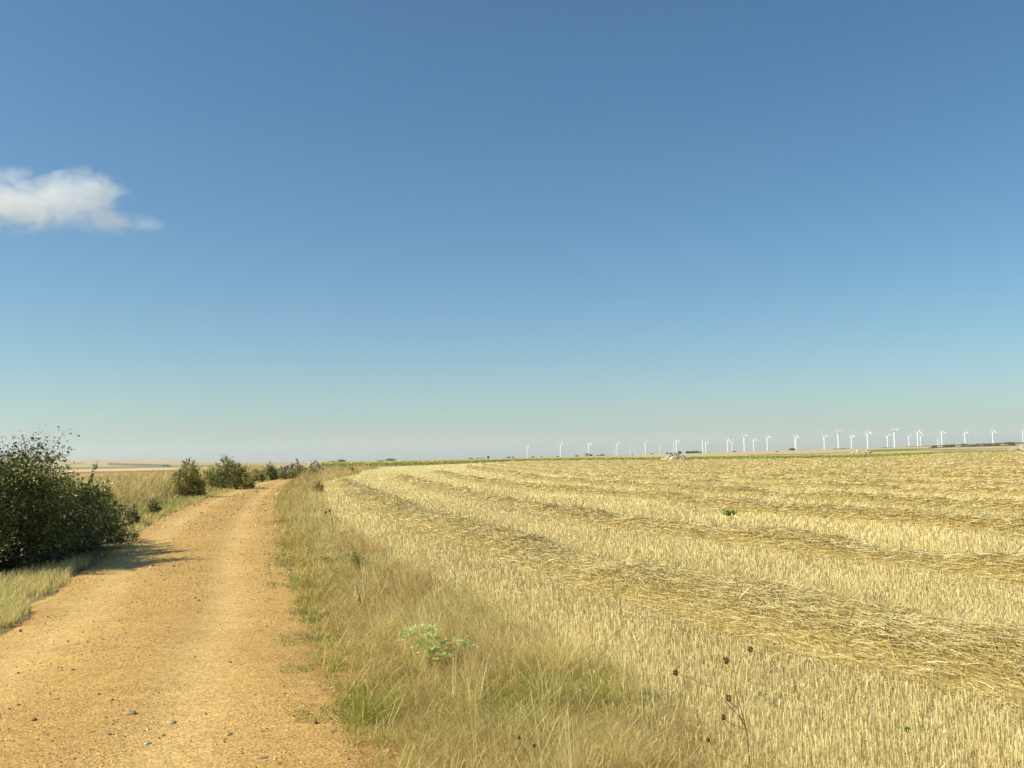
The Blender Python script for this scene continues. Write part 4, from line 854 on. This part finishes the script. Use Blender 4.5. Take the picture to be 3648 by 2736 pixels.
weed(3255,2640,.08,.09,90,.018,GP,'small green sprig in the stubble at the lower right corner area',3)
weed(3304,2120,.06,.09,60,.022,GP,'tiny green sprig in stubble between first and second windrow',4)
weed(2740,2520,.09,.09,90,.018,[(.16,.2,.1),(.22,.26,.14)],'grey green seedling in stubble right of the red stemmed wild carrot',5)
weed(1275,2035,.22,.30,420,.035,YP,'yellow green leafy weed in the middle of the verge grass',6)
weed(1185,2015,.25,.16,160,.035,YP,'low yellow leaved weed just left of the yellow green leafy one',7)
# chicory with blue flowers
def chicory(px_,py_,h,n,label,seed):
    p=G(px_,py_,.0);z=H1(*p);root=empty('chicory_plant',(p[0],p[1],z),label,'wildflower','chicory plants');rg=np.random.default_rng(seed);lines=[];Vs=[];Fs=[];off=0
    for i in range(n):
        t=np.array([rg.normal(0,.3)*h,rg.normal(0,.3)*h,h*rg.uniform(.5,1)]);lines.append((np.stack([np.zeros(3),t*.5+rg.normal(0,.04,3)*h,t]),.004,.002))
        for k in range(10):
            a=k*.628;s=.018*h/.5;V=np.array([t,t+[s*math.cos(a-.2),s*math.sin(a-.2),.004],t+[s*1.15*math.cos(a),s*1.15*math.sin(a),.006],t+[s*math.cos(a+.2),s*math.sin(a+.2),.004]]);Vs.append(V);Fs.append(np.arange(4)[None]+off);off+=4
    thin('stem',lines,(.22,.24,.1),root);V=np.vstack(Vs);mk('flowers',V,np.vstack(Fs),M_leaf,np.tile((.36,.40,.75),(len(V),1)),parent=root)
chicory(593,1800,.5,7,'blue flowering chicory on the green strip, left of the orange tinged shrub',1)
chicory(655,1782,.5,6,'blue flowering chicory by the road below the orange tinged shrub',2)
chicory(1096,1935,.35,4,'small blue chicory in the right verge opposite the big bush',3)
chicory(1290,2180,.30,5,'low violet blue chicory in the near right verge',4)

# ------------------------------------------------------------ cloud
def cloud():
    d=2600.;pc,yc=170,712;c=PY(pc,yc,d);m,t=mat('cloud_vapour');L=t.links.new
    tc=nd(t,'ShaderNodeTexCoord')
    def N(s,det,rough,sc=(1,1,1),dist=0):
        mp=nd(t,'ShaderNodeMapping');mp.inputs['Scale'].default_value=sc;n=nd(t,'ShaderNodeTexNoise');n.inputs['Scale'].default_value=s;n.inputs['Detail'].default_value=det;n.inputs['Roughness'].default_value=rough;n.inputs['Distortion'].default_value=dist
        L(tc.outputs['Object'],mp.inputs[0]);L(mp.outputs[0],n.inputs[0]);return n.outputs[0]
    def M(op,a,b=None,cl=False):
        q=nd(t,'ShaderNodeMath',operation=op,use_clamp=cl)
        for k,v in enumerate((a,b)):
            if v is None: continue
            if isinstance(v,(int,float)): q.inputs[k].default_value=v
            else: L(v,q.inputs[k])
        return q.outputs[0]
    def ell(cx,cz,rx,ry,rz):                          # soft ellipsoid field, 1 at centre, 0 at surface
        mp=nd(t,'ShaderNodeMapping');mp.vector_type='POINT';mp.inputs['Location'].default_value=(-cx/rx,0,-cz/rz);mp.inputs['Scale'].default_value=(1/rx,1/ry,1/rz)
        v=nd(t,'ShaderNodeVectorMath',operation='LENGTH');L(tc.outputs['Object'],mp.inputs[0]);L(mp.outputs[0],v.inputs[0]);return M('SUBTRACT',1.,v.outputs['Value'])
    e=M('MAXIMUM',M('MAXIMUM',ell(-170,0,360,100,105),ell(30,0,215,90,100)),M('MULTIPLY',ell(170,-70,170,60,42),.7))
    e=M('MAXIMUM',e,M('MULTIPLY',ell(110,45,90,60,60),.8))
    n=N(.011,7,.55,(1,1,1.6),.6);n2=N(.035,4,.6)
    f=M('ADD',M('MULTIPLY',M('SUBTRACT',n,.5),1.9),M('MULTIPLY',M('SUBTRACT',n2,.5),.5))
    k=M('SUBTRACT',M('ADD',M('MULTIPLY',e,1.0),f),.10,True)
    ee=M('MULTIPLY',e,5.,True);dens=M('MULTIPLY',M('MULTIPLY',k,ee),.015)
    v=nd(t,'ShaderNodeVolumePrincipled');v.inputs['Color'].default_value=(1,1,1,1);v.inputs['Anisotropy'].default_value=.0;L(dens,v.inputs['Density'])
    o=nd(t,'ShaderNodeOutputMaterial');L(v.outputs[0],o.inputs['Volume'])
    X0,X1,Y1,Z1=-540,400,110,125
    V=[(x,y,z) for x in(X0,X1) for y in(-Y1,Y1) for z in(-Z1,Z1)]
    ob=mk('cloud',V,np.array([(0,1,3,2),(4,6,7,5),(0,4,5,1),(2,3,7,6),(0,2,6,4),(1,5,7,3)]),m);ob.location=c;tag(ob,'single soft white wispy cloud low in the left of the blue sky','cloud')
    m.cycles.volume_step_rate=1.;return ob
cloud()
# ------------------------------------------------------------ haze
def haze():
    m,t=mat('haze_air');v=nd(t,'ShaderNodeVolumePrincipled');v.inputs['Color'].default_value=(.86,.92,1,1);v.inputs['Density'].default_value=7e-5;v.inputs['Anisotropy'].default_value=.2
    o=nd(t,'ShaderNodeOutputMaterial');t.links.new(v.outputs[0],o.inputs['Volume'])
    a,b0,b1,z0,z1=15500,-15500,15500,-60,260
    V=[(x,y,z) for x in(-a,a) for y in(b0,b1) for z in(z0,z1)]
    ob=mk('haze',V,np.array([(0,1,3,2),(4,6,7,5),(0,4,5,1),(2,3,7,6),(0,2,6,4),(1,5,7,3)]),m);tag(ob,'thin pale haze over the plain','haze',kind='stuff')
haze()
